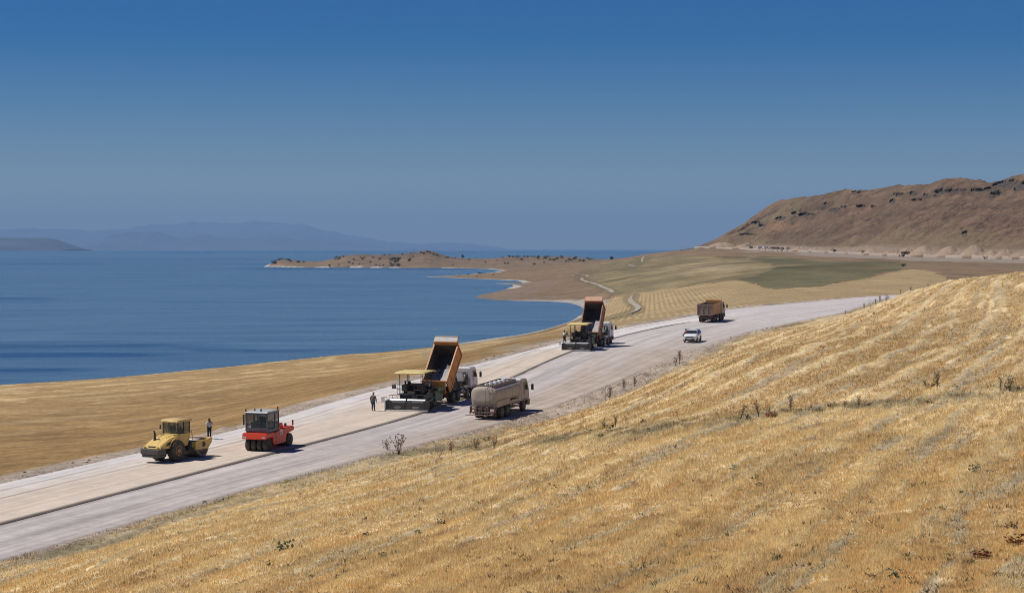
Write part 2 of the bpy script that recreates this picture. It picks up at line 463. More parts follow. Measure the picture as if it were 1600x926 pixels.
        b = b * (1 - soilp) + c_(.34, .27, .17) * soilp
        mg = (np.exp(-((crossm + 5 * fbm(xs / 3, ys / 3, 3)) / 17.0) ** 2) * np.clip(.55 + .9 * fbm(xs / 1.6, ys / 3, 3), .1, .9))[:, None]
        b = b * (1 - mg) + c_(.20, .16, .095) * mg
        verge = np.exp(-(np.maximum(o, 0) / 2.2) ** 2)[:, None] * .75
        vc = np.where((fbm(xs / 6, ys / 6, 3) > .15)[:, None], c_(.15, .14, .075), c_(.34, .27, .18))
        b = b * (1 - verge) + vc * verge
        c[m] = b
    # raw earth beside the formation
    e = np.maximum(-off - WL[st], off - WR[st])
    raw = (e < 40) & (np.abs(off) < 200)
    wd = np.where(off < 0, 4.3 + 3.0 * fbm(x / 25, y / 25 + 8, 3), .8 + .8 * fbm(x / 8, y / 8 + 8, 3) + 5.0 * np.exp(-((u - 960) / 150) ** 2)); wd = np.maximum(wd, .3)
    k = (1 - sstep(wd * .5, wd, e)) * raw
    put(DIRT * .92, k * 1.0)
    c[raw] *= (1 + (.28 * n3[raw] * k[raw]))[:, None]
    # beach
    bw = np.where(y < 560, 1.0, np.where(y < 1165, 15.0, 9.0)) * (1 + .5 * fbm(x / 40, y / 40 + 70, 3))
    bc = np.where((y < 620)[:, None], c_(.20, .16, .11), np.where((y < 1165)[:, None], c_(.37, .33, .28) * (1 + .2 * n3[:, None]), np.where((y < 1500)[:, None], c_(.20, .155, .115), c_(.44, .40, .35) * (1 + .25 * n3[:, None]))))
    k = (1 - sstep(bw * .7, bw * 1.2, np.abs(sd)))
    c = c * (1 - k[:, None]) + bc * k[:, None]
    ledge = (sd > 8) & (sd < 40) & (y > 1020) & (y < 1700) & (u < 880)
    put(ROCK, ledge * np.clip(n3 * 1.5 + .5, 0, 1) * .7)
    # peninsula: pale grass and grey-brown rock
    k = sstep(2950, 3150, y) * (1 - sstep(930, 1010, u)) * (sd > 14)
    hh = (z - LAKE) / 25.0
    pc = c_(.205, .145, .092) * (1 + .2 * n2[:, None]) 
    rk = np.clip(hh * 1.6 - .45 + n3 * .8 + fbm(x / 50, y / 50, 3) * .8, 0, 1)[:, None] * .8
    pc = pc * (1 - rk) + c_(.125, .095, .075) * rk
    c = c * (1 - k[:, None]) + pc * k[:, None]
    wet = (sd < 0)
    c[wet] = c_(.10, .13, .13)
    for key in TRACKS:
        P = np.array([(p[0], p[1] * 3.0) for p in TRACKS[key]], float)
        d = seg_dist(u, v * 3.0, P)
        k = (1 - sstep(9, 15, d)) * (y > 450) * (v < 520) * (y < 2600)
        put(OLIVE * .85, k * .6)
    return np.clip(c, 0.01, .9)

MARG = np.array([(560, 716), (640, 706), (700, 702), (800, 694), (900, 683), (1000, 672), (1100, 660), (1200, 646), (1300, 637), (1400, 628), (1500, 618), (1600, 608), (1700, 600)], float)
def windrow(x, y, o):
    s = o + 1.3 * fbm(x / 16, y / 16, 2) + .5 * fbm(x / 3., y / 3., 2)
    ph = (s / 4.6) % 1.0
    w = np.exp(-((ph - .5) / .13) ** 2)
    return w * np.clip(.9 + 1.0 * fbm(x / 10 + 60, y / 10, 3), 0, 1) * (o > 1.0)

def straw_heaps(s, o):
    """ragged little heaps of cut straw, longer along the rows"""
    return np.clip(fbm(o / 1.15 + 11, s / 7.5 + 5, 3) * 3.2 - .9, 0, 1) * (o > .8)
def bare_patch(s, o):
    """thin streaks where grey soil shows, drawn out along the drilling rows"""
    return np.clip(fbm(o / .85 + 3 + .3 * vnoise(s / 9., o / 3), s / 18. + 40, 4) * 3.6 - .75, 0, 1)
def ground_at(x, y):
    z, *_ = height(np.atleast_1d(np.float64(x)), np.atleast_1d(np.float64(y)))
    return z

# one polar sheet, fine where it is near and wide enough for a step to the side
def ground_sheet():
    ang = np.concatenate([np.linspace(-62, -21, 70), np.linspace(-20.9, 20.9, 1150), np.linspace(21, 62, 70)])
    th = np.radians(ang)
    q = np.concatenate([np.linspace(1 / 14., 1 / 46., 60), 1 / np.linspace(46.4, 140, 300)[:], 1 / np.linspace(140.5, 420, 330), 1 / np.geomspace(422, 5600, 400)])
    r = 1 / q
    TH, RR = np.meshgrid(th, r)
    X = RR * np.sin(TH); Y = RR * np.cos(TH)
    z, sd, st, off = height(X, Y)
    x = X.ravel(); y = Y.ravel()
    # windrow relief and clods
    m = (off > 0) & (off < 900) & (y < 330)
    o = np.where(m, off - WR[st], 0)
    wv = np.where(m, windrow(x, y, o), 0)
    z = z + wv * .18 + np.where(m, straw_heaps(st, o), 0) * .16 + np.where(m & (o > .8), .05 * fbm(x / .8, y / .8, 3), 0)
    c = soil_colour(x, y, z, sd, st, off)
    # under the carriageway the sheet stays below it
    Zg = z.reshape(X.shape)
    g = grid_mesh('ground', X, Y, Zg, M_GROUND, c)
    tag(g, kind='structure')
    return dict(th=th, q=q, Z=Zg, C=c.reshape(X.shape + (3,)), off=off.reshape(X.shape), st=st.reshape(X.shape))

M_GROUND = ground_mat('dry ground', fine=(1.3, .50), mid=(0.16, .26), coarse=(0.02, .12), bump=.8, bdist=.25)
G = ground_sheet()
def gsample(x, y, want='Z'):
    """the ground as meshed, at points (x, y)"""
    x = np.atleast_1d(np.asarray(x, float)); y = np.atleast_1d(np.asarray(y, float))
    t = np.arctan2(x, y); qq = 1 / np.hypot(x, y)
    j = np.interp(t, G['th'], np.arange(len(G['th']))); i = np.interp(-qq, -G['q'], np.arange(len(G['q'])))
    j0 = np.clip(j.astype(int), 0, len(G['th']) - 2); i0 = np.clip(i.astype(int), 0, len(G['q']) - 2)
    a = i - i0; b = j - j0; A = G[want]
    if A.ndim == 3: a = a[:, None]; b = b[:, None]
    return lerp(lerp(A[i0, j0], A[i0, j0 + 1], b), lerp(A[i0 + 1, j0], A[i0 + 1, j0 + 1], b), a)
def hit(u, v, d0=45.0, d1=4500.0):
    """first point of the ground seen along the ray through (u, v)"""
    ds = np.geomspace(d0, d1, 3000); X = (u - 800) / F * ds
    z = gsample(X, ds); r = -(v - VH) / F * ds
    k = np.where(z >= r)[0]
    k = k[0] if len(k) else -1
    return Vector((X[k], ds[k], z[k]))
# ------------------------------------------------------------------ lake
def water_mat():
    m = bpy.data.materials.new('lake water'); m.use_nodes = True
    t = m.node_tree; N = t.nodes; L = t.links
    b = N['Principled BSDF']
    b.inputs['Roughness'].default_value = 0.22
    b.inputs['IOR'].default_value = 1.333
    tc = N.new('ShaderNodeTexCoord')
    at = N.new('ShaderNodeAttribute'); at.attribute_name = 'soil'
    mp = N.new('ShaderNodeMapping'); mp.inputs['Scale'].default_value = (0.012, 0.075, 1); mp.inputs['Rotation'].default_value = (0, 0, R(-4))
    L.new(tc.outputs['Object'], mp.inputs['Vector'])
    n1 = N.new('ShaderNodeTexNoise'); n1.inputs['Scale'].default_value = 1.0; n1.inputs['Detail'].default_value = 6
    n1.inputs['Roughness'].default_value = .7
    L.new(mp.outputs[0], n1.inputs['Vector'])
    r1 = N.new('ShaderNodeMapRange'); r1.inputs[1].default_value = .3; r1.inputs[2].default_value = .7
    r1.inputs[3].default_value = .70; r1.inputs[4].default_value = 1.30
    L.new(n1.outputs[0], r1.inputs[0])
    mx = N.new('ShaderNodeMix'); mx.data_type = 'RGBA'; mx.blend_type = 'MULTIPLY'; mx.inputs[0].default_value = 1
    L.new(at.outputs['Color'], mx.inputs[6]); L.new(r1.outputs[0], mx.inputs[7]); L.new(mx.outputs[2], b.inputs['Base Color'])
    n2 = N.new('ShaderNodeTexNoise'); n2.inputs['Scale'].default_value = 0.5; n2.inputs['Detail'].default_value = 4
    mp2 = N.new('ShaderNodeMapping'); mp2.inputs['Scale'].default_value = (.5, 1, 1)
    L.new(tc.outputs['Object'], mp2.inputs['Vector']); L.new(mp2.outputs[0], n2.inputs['Vector'])
    bp = N.new('ShaderNodeBump'); bp.inputs['Strength'].default_value = 1.0; bp.inputs['Distance'].default_value = WAVE
    L.new(n2.outputs[0], bp.inputs['Height']); L.new(bp.outputs[0], b.inputs['Normal'])
    return m
WATER_A = c_(.098, .168, .225); WATER_B = c_(.012, .046, .105); WAVE = .35
def lake_sheet():
    th = np.radians(np.concatenate([np.linspace(-75, -21, 30), np.linspace(-20, 20, 320), np.linspace(21, 75, 30)]))
    r = np.concatenate([[60, 200, 330], 1 / np.linspace(1 / 400., 1 / 12000., 520), [20000, 48000, 110000]])
    TH, RR = np.meshgrid(th, r); X = RR * np.sin(TH); Y = RR * np.cos(TH)
    Yc = np.maximum(Y, 50); u = 800 + F * X / Yc; v = VH - F * LAKE / Yc
    wob = 26 * fbm(X / (Y * .05 + 30), np.log(np.maximum(RR, 1)) * 24, 4)
    lg = v + .16 * wob * np.clip((v - 389) / 160, .05, 1) * 1.1 + (u - 200) * .010 * np.clip((v - 470) / 100, 0, 1)
    D = np.zeros(X.shape)
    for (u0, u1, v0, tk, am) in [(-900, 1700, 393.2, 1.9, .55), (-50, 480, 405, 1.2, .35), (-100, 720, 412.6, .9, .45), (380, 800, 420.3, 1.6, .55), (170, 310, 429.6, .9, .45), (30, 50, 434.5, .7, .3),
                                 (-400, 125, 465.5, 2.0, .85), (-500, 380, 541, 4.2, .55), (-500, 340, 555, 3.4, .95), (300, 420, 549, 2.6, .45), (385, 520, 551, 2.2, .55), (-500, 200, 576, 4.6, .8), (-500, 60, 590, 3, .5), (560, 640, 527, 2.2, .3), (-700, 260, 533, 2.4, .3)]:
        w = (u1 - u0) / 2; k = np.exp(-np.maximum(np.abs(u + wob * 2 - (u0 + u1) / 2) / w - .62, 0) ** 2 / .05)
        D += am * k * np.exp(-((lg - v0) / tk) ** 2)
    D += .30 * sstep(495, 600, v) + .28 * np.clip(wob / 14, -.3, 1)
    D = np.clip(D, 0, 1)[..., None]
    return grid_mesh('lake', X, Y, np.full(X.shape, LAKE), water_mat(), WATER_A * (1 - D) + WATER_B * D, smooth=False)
lake = lake_sheet()
tag(lake, kind='structure')

# ------------------------------------------------------------------ carriageway
def road_mat(name, speck):
    m = ground_mat(name, fine=(1.1, speck), mid=(.35, .10), coarse=(.05, .07), bump=.35, bdist=.05)
    return m
M_ROAD = road_mat('crushed stone course', .12)
M_ROAD2 = road_mat('loose grey gravel', .20)
def road_strip(name, offs, dz, material, colf, i0=0, i1=NC, thick=None):
    """offs: function i -> array of offsets (columns)"""
    rows = np.arange(i0, i1)
    X = []; Y = []; Z = []; Cc = []
    for i in rows:
        w = offs(i)
        X.append(RC[i, 0] + NR[i, 0] * w); Y.append(RC[i, 1] + NR[i, 1] * w); Z.append(np.full(len(w), RC[i, 2]) + dz(i, w))
        Cc.append(colf(i, w, X[-1], Y[-1]))
    o = grid_mesh(name, np.array(X), np.array(Y), np.array(Z), material, np.array(Cc), smooth=False)
    return tag(o, kind='structure')
SLAB = 0.11
FARROAD = c_(.53, .475, .445)
TAN = c_(.585, .485, .385); WHITE_ = c_(.62, .57, .53); GREY = c_(.475, .425, .395)
kS = np.interp(259, RC[:, 1], np.arange(NC))      # beyond here the new course is not spread yet
def slab_cols(i, w, x, y):
    a = RC[i, 1]
    t = sstep(kS - 4, kS + 4, np.full(len(w), i))[:, None]
    out = -w                                             # metres from the joint towards the lake
    base = np.where((out < WL[i] * .60)[:, None], TAN, TAN * .5 + WHITE_ * .5)
    base = np.where((out > WL[i] * .80)[:, None], WHITE_ * .98, base)
    base = base * (1 - t) + WHITE_ * 1.05 * t
    t2 = sstep(306, 345, np.full(len(w), RC[i, 1]))[:, None]; base = base * (1 - t2) + FARROAD * t2
    s = RS[i]
    line = np.zeros(len(w))
    for c0, ww, a0 in ((WL[i] * .60, .17, .42), (WL[i] * .80, .16, .30), (2.2, .10, .10), (3.1, .12, .17), (4.0, .08, .10), (4.9, .10, .15), (WL[i] * .7, .09, .22), (WL[i] * .9, .12, .15)):
        line += a0 * np.exp(-((out - c0 - .12 * vnoise(s / 9 + c0, c0)) / ww) ** 2) * np.clip(.7 + .8 * vnoise(s / 14, c0 * 5), 0, 1.2)
    streak = .15 * fbm(s / 30 + 0 * out, out * 2.2, 4) + .05 * fbm(s / 3, out * 2, 2)
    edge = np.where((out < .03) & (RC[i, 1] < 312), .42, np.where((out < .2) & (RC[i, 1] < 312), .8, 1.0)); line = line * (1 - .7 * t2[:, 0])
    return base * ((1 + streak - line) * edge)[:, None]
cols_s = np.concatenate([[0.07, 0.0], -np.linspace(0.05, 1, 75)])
def slab_offs(i):
    w = cols_s.copy(); w[2:] = w[2:] * WL[i]; return w
def slab_dz(i, w):
    z = np.full(len(w), 0.0); z[0] = -SLAB - .03; z += 0.004 * np.sin(i * .7)
    z[-1] = -.32
    z[1:-1] -= (SLAB - .006) * float(sstep(300, 316, RC[i, 1]))
    return z
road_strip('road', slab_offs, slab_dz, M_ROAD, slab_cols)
def grav_cols(i, w, x, y):
    s = RS[i]; f = w / WR[i]
    g = GREY * (1 + .24 * fbm(s / 26 + 0 * w, w / 1.3, 4) + .10 * fbm(s / 5, w / 2, 3))[:, None]
    far_ = sstep(330, 380, np.full(len(w), RC[i, 1]))[:, None]
    near_dirt = np.exp(-((RC[i, 1] - 212) / 62.) ** 2)
    k = np.clip((sstep(.25, .8, f) * 1.2 * near_dirt + .7 * fbm(s / 20, w / 3 + 9, 3) * near_dirt) + sstep(.9, 1., f) * .5, 0, .85)[:, None]
    g = g * (1 - k) + c_(.455, .365, .285) * (1 + .2 * fbm(x / 4, y / 4, 3))[:, None] * k
    t2 = sstep(250, 345, np.full(len(w), RC[i, 1]))[:, None]; g = g * (1 - t2) + FARROAD * (1 + .12 * fbm(s / 26 + 0 * w, w / 1.3, 4))[:, None] * t2
    rut = 0
    for c0 in (.2, .31, .45, .55, .66, .72, .82, .93):
        rut = rut + .16 * np.exp(-((w - c0 * WR[i] - .5 * vnoise(s / 25, c0 * 9)) / .22) ** 2)
    spill = (RC[i, 1] < 312) * .35 * np.exp(-((w - .25) / .25) ** 2)                                  # loose stone against the step
    return g * (1 - rut)[:, None] * (1 - spill * .55)[:, None]
def grav_offs(i): return np.linspace(0.0, 1, 70) * WR[i] + .01
def grav_dz(i, w):
    s = RS[i]
    z = -SLAB + .015 * fbm(s / 3 + 0 * w, w / 2, 2)
    f = w / WR[i]
    z = z + np.where(f > .97, -.12, 0)
    return z
road_strip('gravel_lane', grav_offs, grav_dz, M_ROAD2, grav_cols)

# winding farm tracks
def track(key, half):
    P = []
    _, I = cspline([(p[0], p[1], 0) for p in TRACKS[key]], 60)
    for u, v, _z in I: P.append(tuple(hit(u, v, 330.)))
    P = np.array(P)
    kk = np.hanning(11); kk /= kk.sum()
    for c in (0, 1): P[:, c] = np.convolve(np.pad(P[:, c], 5, mode='edge'), kk, 'valid')
    P = P[::3]; s, Cv = cspline([(a, b, 0) for a, b, c in P], 160)
    Tn = np.gradient(Cv[:, :2], axis=0); Tn /= np.linalg.norm(Tn, axis=1)[:, None]
    Nn = np.stack([Tn[:, 1], -Tn[:, 0]], 1)
    w = np.linspace(-half, half, 5)
    X = Cv[:, 0][:, None] + Nn[:, 0][:, None] * w; Y = Cv[:, 1][:, None] + Nn[:, 1][:, None] * w
    Z = gsample(X.ravel(), Y.ravel()).reshape(X.shape) + .25
    col = np.tile(c_(.34, .29, .23), X.shape + (1,)) * (1 + .2 * fbm(X / 4, Y / 9, 3)[..., None])
    tag(grid_mesh('path', X, Y, Z, M_ROAD, col), kind='structure')
track('a', 1.15); track('b', .8)

# ------------------------------------------------------------------ the long bare hill on the right
RIDGE = np.array([(1086, 386), (1116, 375), (1140, 361), (1158, 352.6), (1187, 331.5), (1205, 320), (1223, 312), (1245, 308.5), (1262, 308), (1288, 304), (1320, 296), (1345, 297.5), (1366, 297), (1405, 289), (1430, 290), (1454, 287.6), (1476, 279), (1502, 278),
                  (1528, 281), (1551, 286), (1567, 281), (1600, 272), (1700, 262), (1900, 255), (2300, 260), (2900, 290)], float)
FOOT = np.array([(1086, 386, 2960), (1177, 389, 2800), (1340, 396, 2360), (1470, 400.6, 2080), (1600, 402.3, 1860), (1800, 404, 1650), (2300, 408, 1250), (2900, 415, 950)], float)
def hill():
    us = np.concatenate([np.linspace(1060, 1640, 900), np.linspace(1642, 2800, 260)])
    ts = np.concatenate([np.linspace(-.12, 1.12, 330), np.linspace(1.14, 2.0, 20)])
    fv = np.interp(us, FOOT[:, 0], FOOT[:, 1]); fd = np.interp(us, FOOT[:, 0], FOOT[:, 2])
    rv = np.interp(us, RIDGE[:, 0], RIDGE[:, 1])
    rv = np.minimum(rv, fv - .3)
    width = 120 + (fv - rv) * 4.2
    rd = fd + width
    fz = -(fv - VH) / F * fd; rz = -(rv - VH) / F * rd
    UU, TT = np.meshgrid(us, ts)
    D = fd + (rd - fd) * TT
    prof = np.interp(TT, [-.12, 0, .08, .3, .55, .72, .80, .86, 1.0, 1.12, 2.0], [-.16, 0, .09, .30, .54, .70, .79, .885, 1.0, .985, .3])
    Z = fz + (rz - fz) * prof
    X = (UU - 800) / F * D; Y = D.copy()
    s = X * .8 - Y * .6            # along the hill
    hgt = (rz - fz)[None, :] + 0 * TT
    act = np.clip(hgt / 40, 0, 1) * np.clip(np.minimum(TT * 5, 1), 0, 1)
    # gullies run down slope, skewed
    cross = TT * 130
    ga = ridged((s + cross * .55) / 62, cross / 240, 5)
    gb = ridged((s + cross * .5) / 17, cross / 70, 3)
    amp = act * np.sin(np.clip(TT, 0, 1) * math.pi) ** .6
    Z = Z + 9 * amp * (hgt / 80) * fbm((s + cross * .6) / 190, cross / 500, 2) - (1 - ga) * 11 * amp * (hgt / 80) - (1 - gb) * 1.3 * amp + fbm(X / 9, Y / 9, 5) * 2.6 * act
    # ledges of harder rock near the top
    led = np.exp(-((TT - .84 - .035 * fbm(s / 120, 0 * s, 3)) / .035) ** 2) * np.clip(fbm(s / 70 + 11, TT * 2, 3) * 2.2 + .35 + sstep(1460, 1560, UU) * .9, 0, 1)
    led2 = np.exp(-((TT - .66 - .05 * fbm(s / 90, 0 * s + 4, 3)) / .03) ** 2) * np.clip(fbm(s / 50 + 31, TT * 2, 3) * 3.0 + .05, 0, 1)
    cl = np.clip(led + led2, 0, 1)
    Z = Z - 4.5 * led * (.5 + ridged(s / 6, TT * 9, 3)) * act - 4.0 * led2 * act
    Y = Y + 5 * led
    vv = VH - F * Z / Y; oc = np.zeros(X.shape); nz_ = fbm(X / 10, Y / 10, 4)
    for (a, b, da, db) in [(1262, 336, 13, 3), (1242, 333, 5, 2), (1220, 341, 8, 3), (1184, 348, 8, 2), (1190, 352, 5, 1.5), (1305, 328, 10, 3), (1320, 324, 5, 2), (1405, 304, 8, 3), (1429, 302, 6, 3), (1395, 314, 5, 4), (1473, 299, 14, 3), (1499, 298, 14, 2.5), (1448, 305, 4, 2),
                           (1464, 306, 3, 1.5), (1548, 295, 9, 3), (1580, 288, 26, 6), (1600, 290, 20, 7), (1530, 297, 12, 2), (1509, 366, 5, 4), (1366, 323, 4, 2), (1340, 300, 8, 1.5), (1345, 322, 9, 2), (1290, 318, 8, 1.5), (1170, 366, 12, 1.5), (1560, 302, 10, 2), (1432, 312, 10, 1.2), (1645, 286, 24, 7)]:
        e = ((UU - a) / da) ** 2 + ((vv - b) / db) ** 2 + 1.1 * nz_
        oc = np.maximum(oc, 1 - sstep(.7, 1.3, e))
    Y = Y + 7 * oc; Z = Z - 2.0 * oc * ridged(s / 5, TT * 3, 3)
    nA = fbm(s / 90, TT * 3, 4); nB = fbm(X / 14, Y / 14, 4); nC = fbm(s / 260 + 5, TT * 2 + 3, 3)
    col = c_(.165, .104, .066) * (1 + .60 * nB[..., None] + .15 * nA[..., None])
    k = np.clip(nC * 1.6 + .25 - TT * .4 + .3, 0, .8)[..., None]; col = col * (1 - k) + c_(.20, .148, .085) * k
    k = np.clip(fbm(s / 50, TT * 5 + 8, 4) * 2 - .65, 0, .7)[..., None]; col = col * (1 - k) + c_(.235, .150, .092) * k
    k = (np.exp(-((UU - 1225) / 30) ** 2 - ((TT - .52) / .08) ** 2) * .8)[..., None]; col = col * (1 - k) + c_(.31, .185, .10) * k
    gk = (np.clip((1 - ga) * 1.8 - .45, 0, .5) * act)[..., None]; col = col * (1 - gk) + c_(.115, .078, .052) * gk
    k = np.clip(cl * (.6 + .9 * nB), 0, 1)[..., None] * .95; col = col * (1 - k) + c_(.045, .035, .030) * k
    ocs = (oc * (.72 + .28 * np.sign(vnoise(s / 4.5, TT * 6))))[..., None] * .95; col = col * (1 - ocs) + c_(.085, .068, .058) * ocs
    sc = np.clip(fbm(X / 7 + 50, Y / 7, 3) * 3.4 - 1.25, 0, .8)[..., None] * np.clip(TT, 0, 1)[..., None]
    col = col * (1 - sc) + c_(.075, .08, .045) * sc
    low = (1 - sstep(.05, .13, TT + .05 * nA))[..., None]; col = col * (1 - low) + c_(.27, .20, .145) * low
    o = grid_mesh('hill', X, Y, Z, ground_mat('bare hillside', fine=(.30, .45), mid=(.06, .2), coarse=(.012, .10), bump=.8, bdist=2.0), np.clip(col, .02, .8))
    tag(o, kind='structure')
    # the shelf road under the hill
    us2 = np.linspace(1084, 2400, 500)
    fv = np.interp(us2, FOOT[:, 0], FOOT[:, 1]); fd = np.interp(us2, FOOT[:, 0], FOOT[:, 2])
    rows = []
    for k, (dd, dz) in enumerate(((-24, -4.5), (-14, -.3), (-13, .5), (2, .6), (4, .3))):
        d = fd + dd; z = -(fv - VH) / F * fd + dz + .5
        rows.append(((us2 - 800) / F * fd * (1 + dd / fd * .3), d, z))
    X = np.array([r[0] for r in rows]); Y = np.array([r[1] for r in rows]); Z = np.array([r[2] for r in rows])
    colr = np.zeros(X.shape + (3,)); colr[0] = c_(.30, .24, .19); colr[1] = c_(.33, .27, .21); colr[2:] = c_(.50, .42, .34)
    o = grid_mesh('road_far', X, Y, Z, M_ROAD, colr)
    o.name = 'shelf_road'
    tag(o, kind='structure')
hill()

# ------------------------------------------------------------------ mountains over the lake
def mountain(name, prof, D, depth, seed, rough=1.0, jag=1.0):
    P = np.array(prof, float)
    us = np.linspace(P[0, 0], P[-1, 0], 420); ts = np.linspace(0, 1, 40)
    h = (VH + .0 - np.interp(us, P[:, 0], P[:, 1]) * (1) + 2.2 * jag * fbm(us / 11 + seed, us * 0 + seed, 4)) / F * (D + depth * .5) - LAKE
    UU, TT = np.meshgrid(us, ts)
    Y = D + depth * TT; X = (UU - 800) / F * D
    pr = np.sin(np.clip(TT, 0, 1) * math.pi) ** .8
    sc = D / 30.
    Z = LAKE - .5 + h[None, :] * pr * (.86 + .28 * ridged(X / sc / 1.6 + seed, TT * 3 + seed, 5) * rough - .14)
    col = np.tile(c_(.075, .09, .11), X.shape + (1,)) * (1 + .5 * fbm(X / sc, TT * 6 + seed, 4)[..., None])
    o = grid_mesh('mountain', X, Y, Z, M_MTN, col)
    o.name = name
    tag(o, kind='structure')
M_MTN = ground_mat('distant mountain rock', fine=(.004, .25), mid=(.0008, .2), coarse=(.0002, .1), bump=0)
mountain('mountains', [(-500, 360), (-100, 357), (0, 356), (60, 356.5), (120, 359), (170, 355), (200, 350), (240, 346), (275, 340), (300, 341), (340, 344), (375, 341.5), (410, 345), (455, 348), (500, 358), (550, 368), (600, 377), (650, 381), (690, 378), (720, 380), (760, 384), (800, 389)], 88000., 9000., 2)
mountain('mountains', [(60, 389), (110, 384), (150, 366), (185, 360), (225, 361), (262, 371), (300, 365), (345, 371), (420, 369), (480, 375), (540, 381), (600, 386), (640, 389)], 66000., 6000., 4)
mountain('mountains', [(-400, 384), (-250, 369), (-100, 366), (0, 367), (30, 366.5), (55, 371), (75, 380), (92, 388.5)], 34000., 3000., 5, .5, .3)

# ------------------------------------------------------------------ haze
def haze():
    bm = bmesh.new()
    bmesh.ops.create_cube(bm, size=1.0)
    me = bpy.data.meshes.new('haze'); bm.to_mesh(me); bm.free()
    o = bpy.data.objects.new('haze', me); COL.objects.link(o)
    x0, x1, y0, y1, z0, z1 = -130000, 130000, -3000, 112000, -45, 1900
    o.location = ((x0 + x1) / 2, (y0 + y1) / 2, (z0 + z1) / 2); o.scale = (x1 - x0, y1 - y0, z1 - z0)
    m = bpy.data.materials.new('haze air'); m.use_nodes = True
    t = m.node_tree; t.nodes.clear()
    v = t.nodes.new('ShaderNodeVolumePrincipled'); ou = t.nodes.new('ShaderNodeOutputMaterial')
    v.inputs['Color'].default_value = HAZE_COL; v.inputs['Density'].default_value = HAZE_D
    v.inputs['Anisotropy'].default_value = 0.0
    t.links.new(v.outputs[0], ou.inputs['Volume'])
    me.materials.append(m)
    tag(o, kind='stuff')
HAZE_COL = (.395, .64, 1.0, 1); HAZE_D = 2.2e-5
haze()
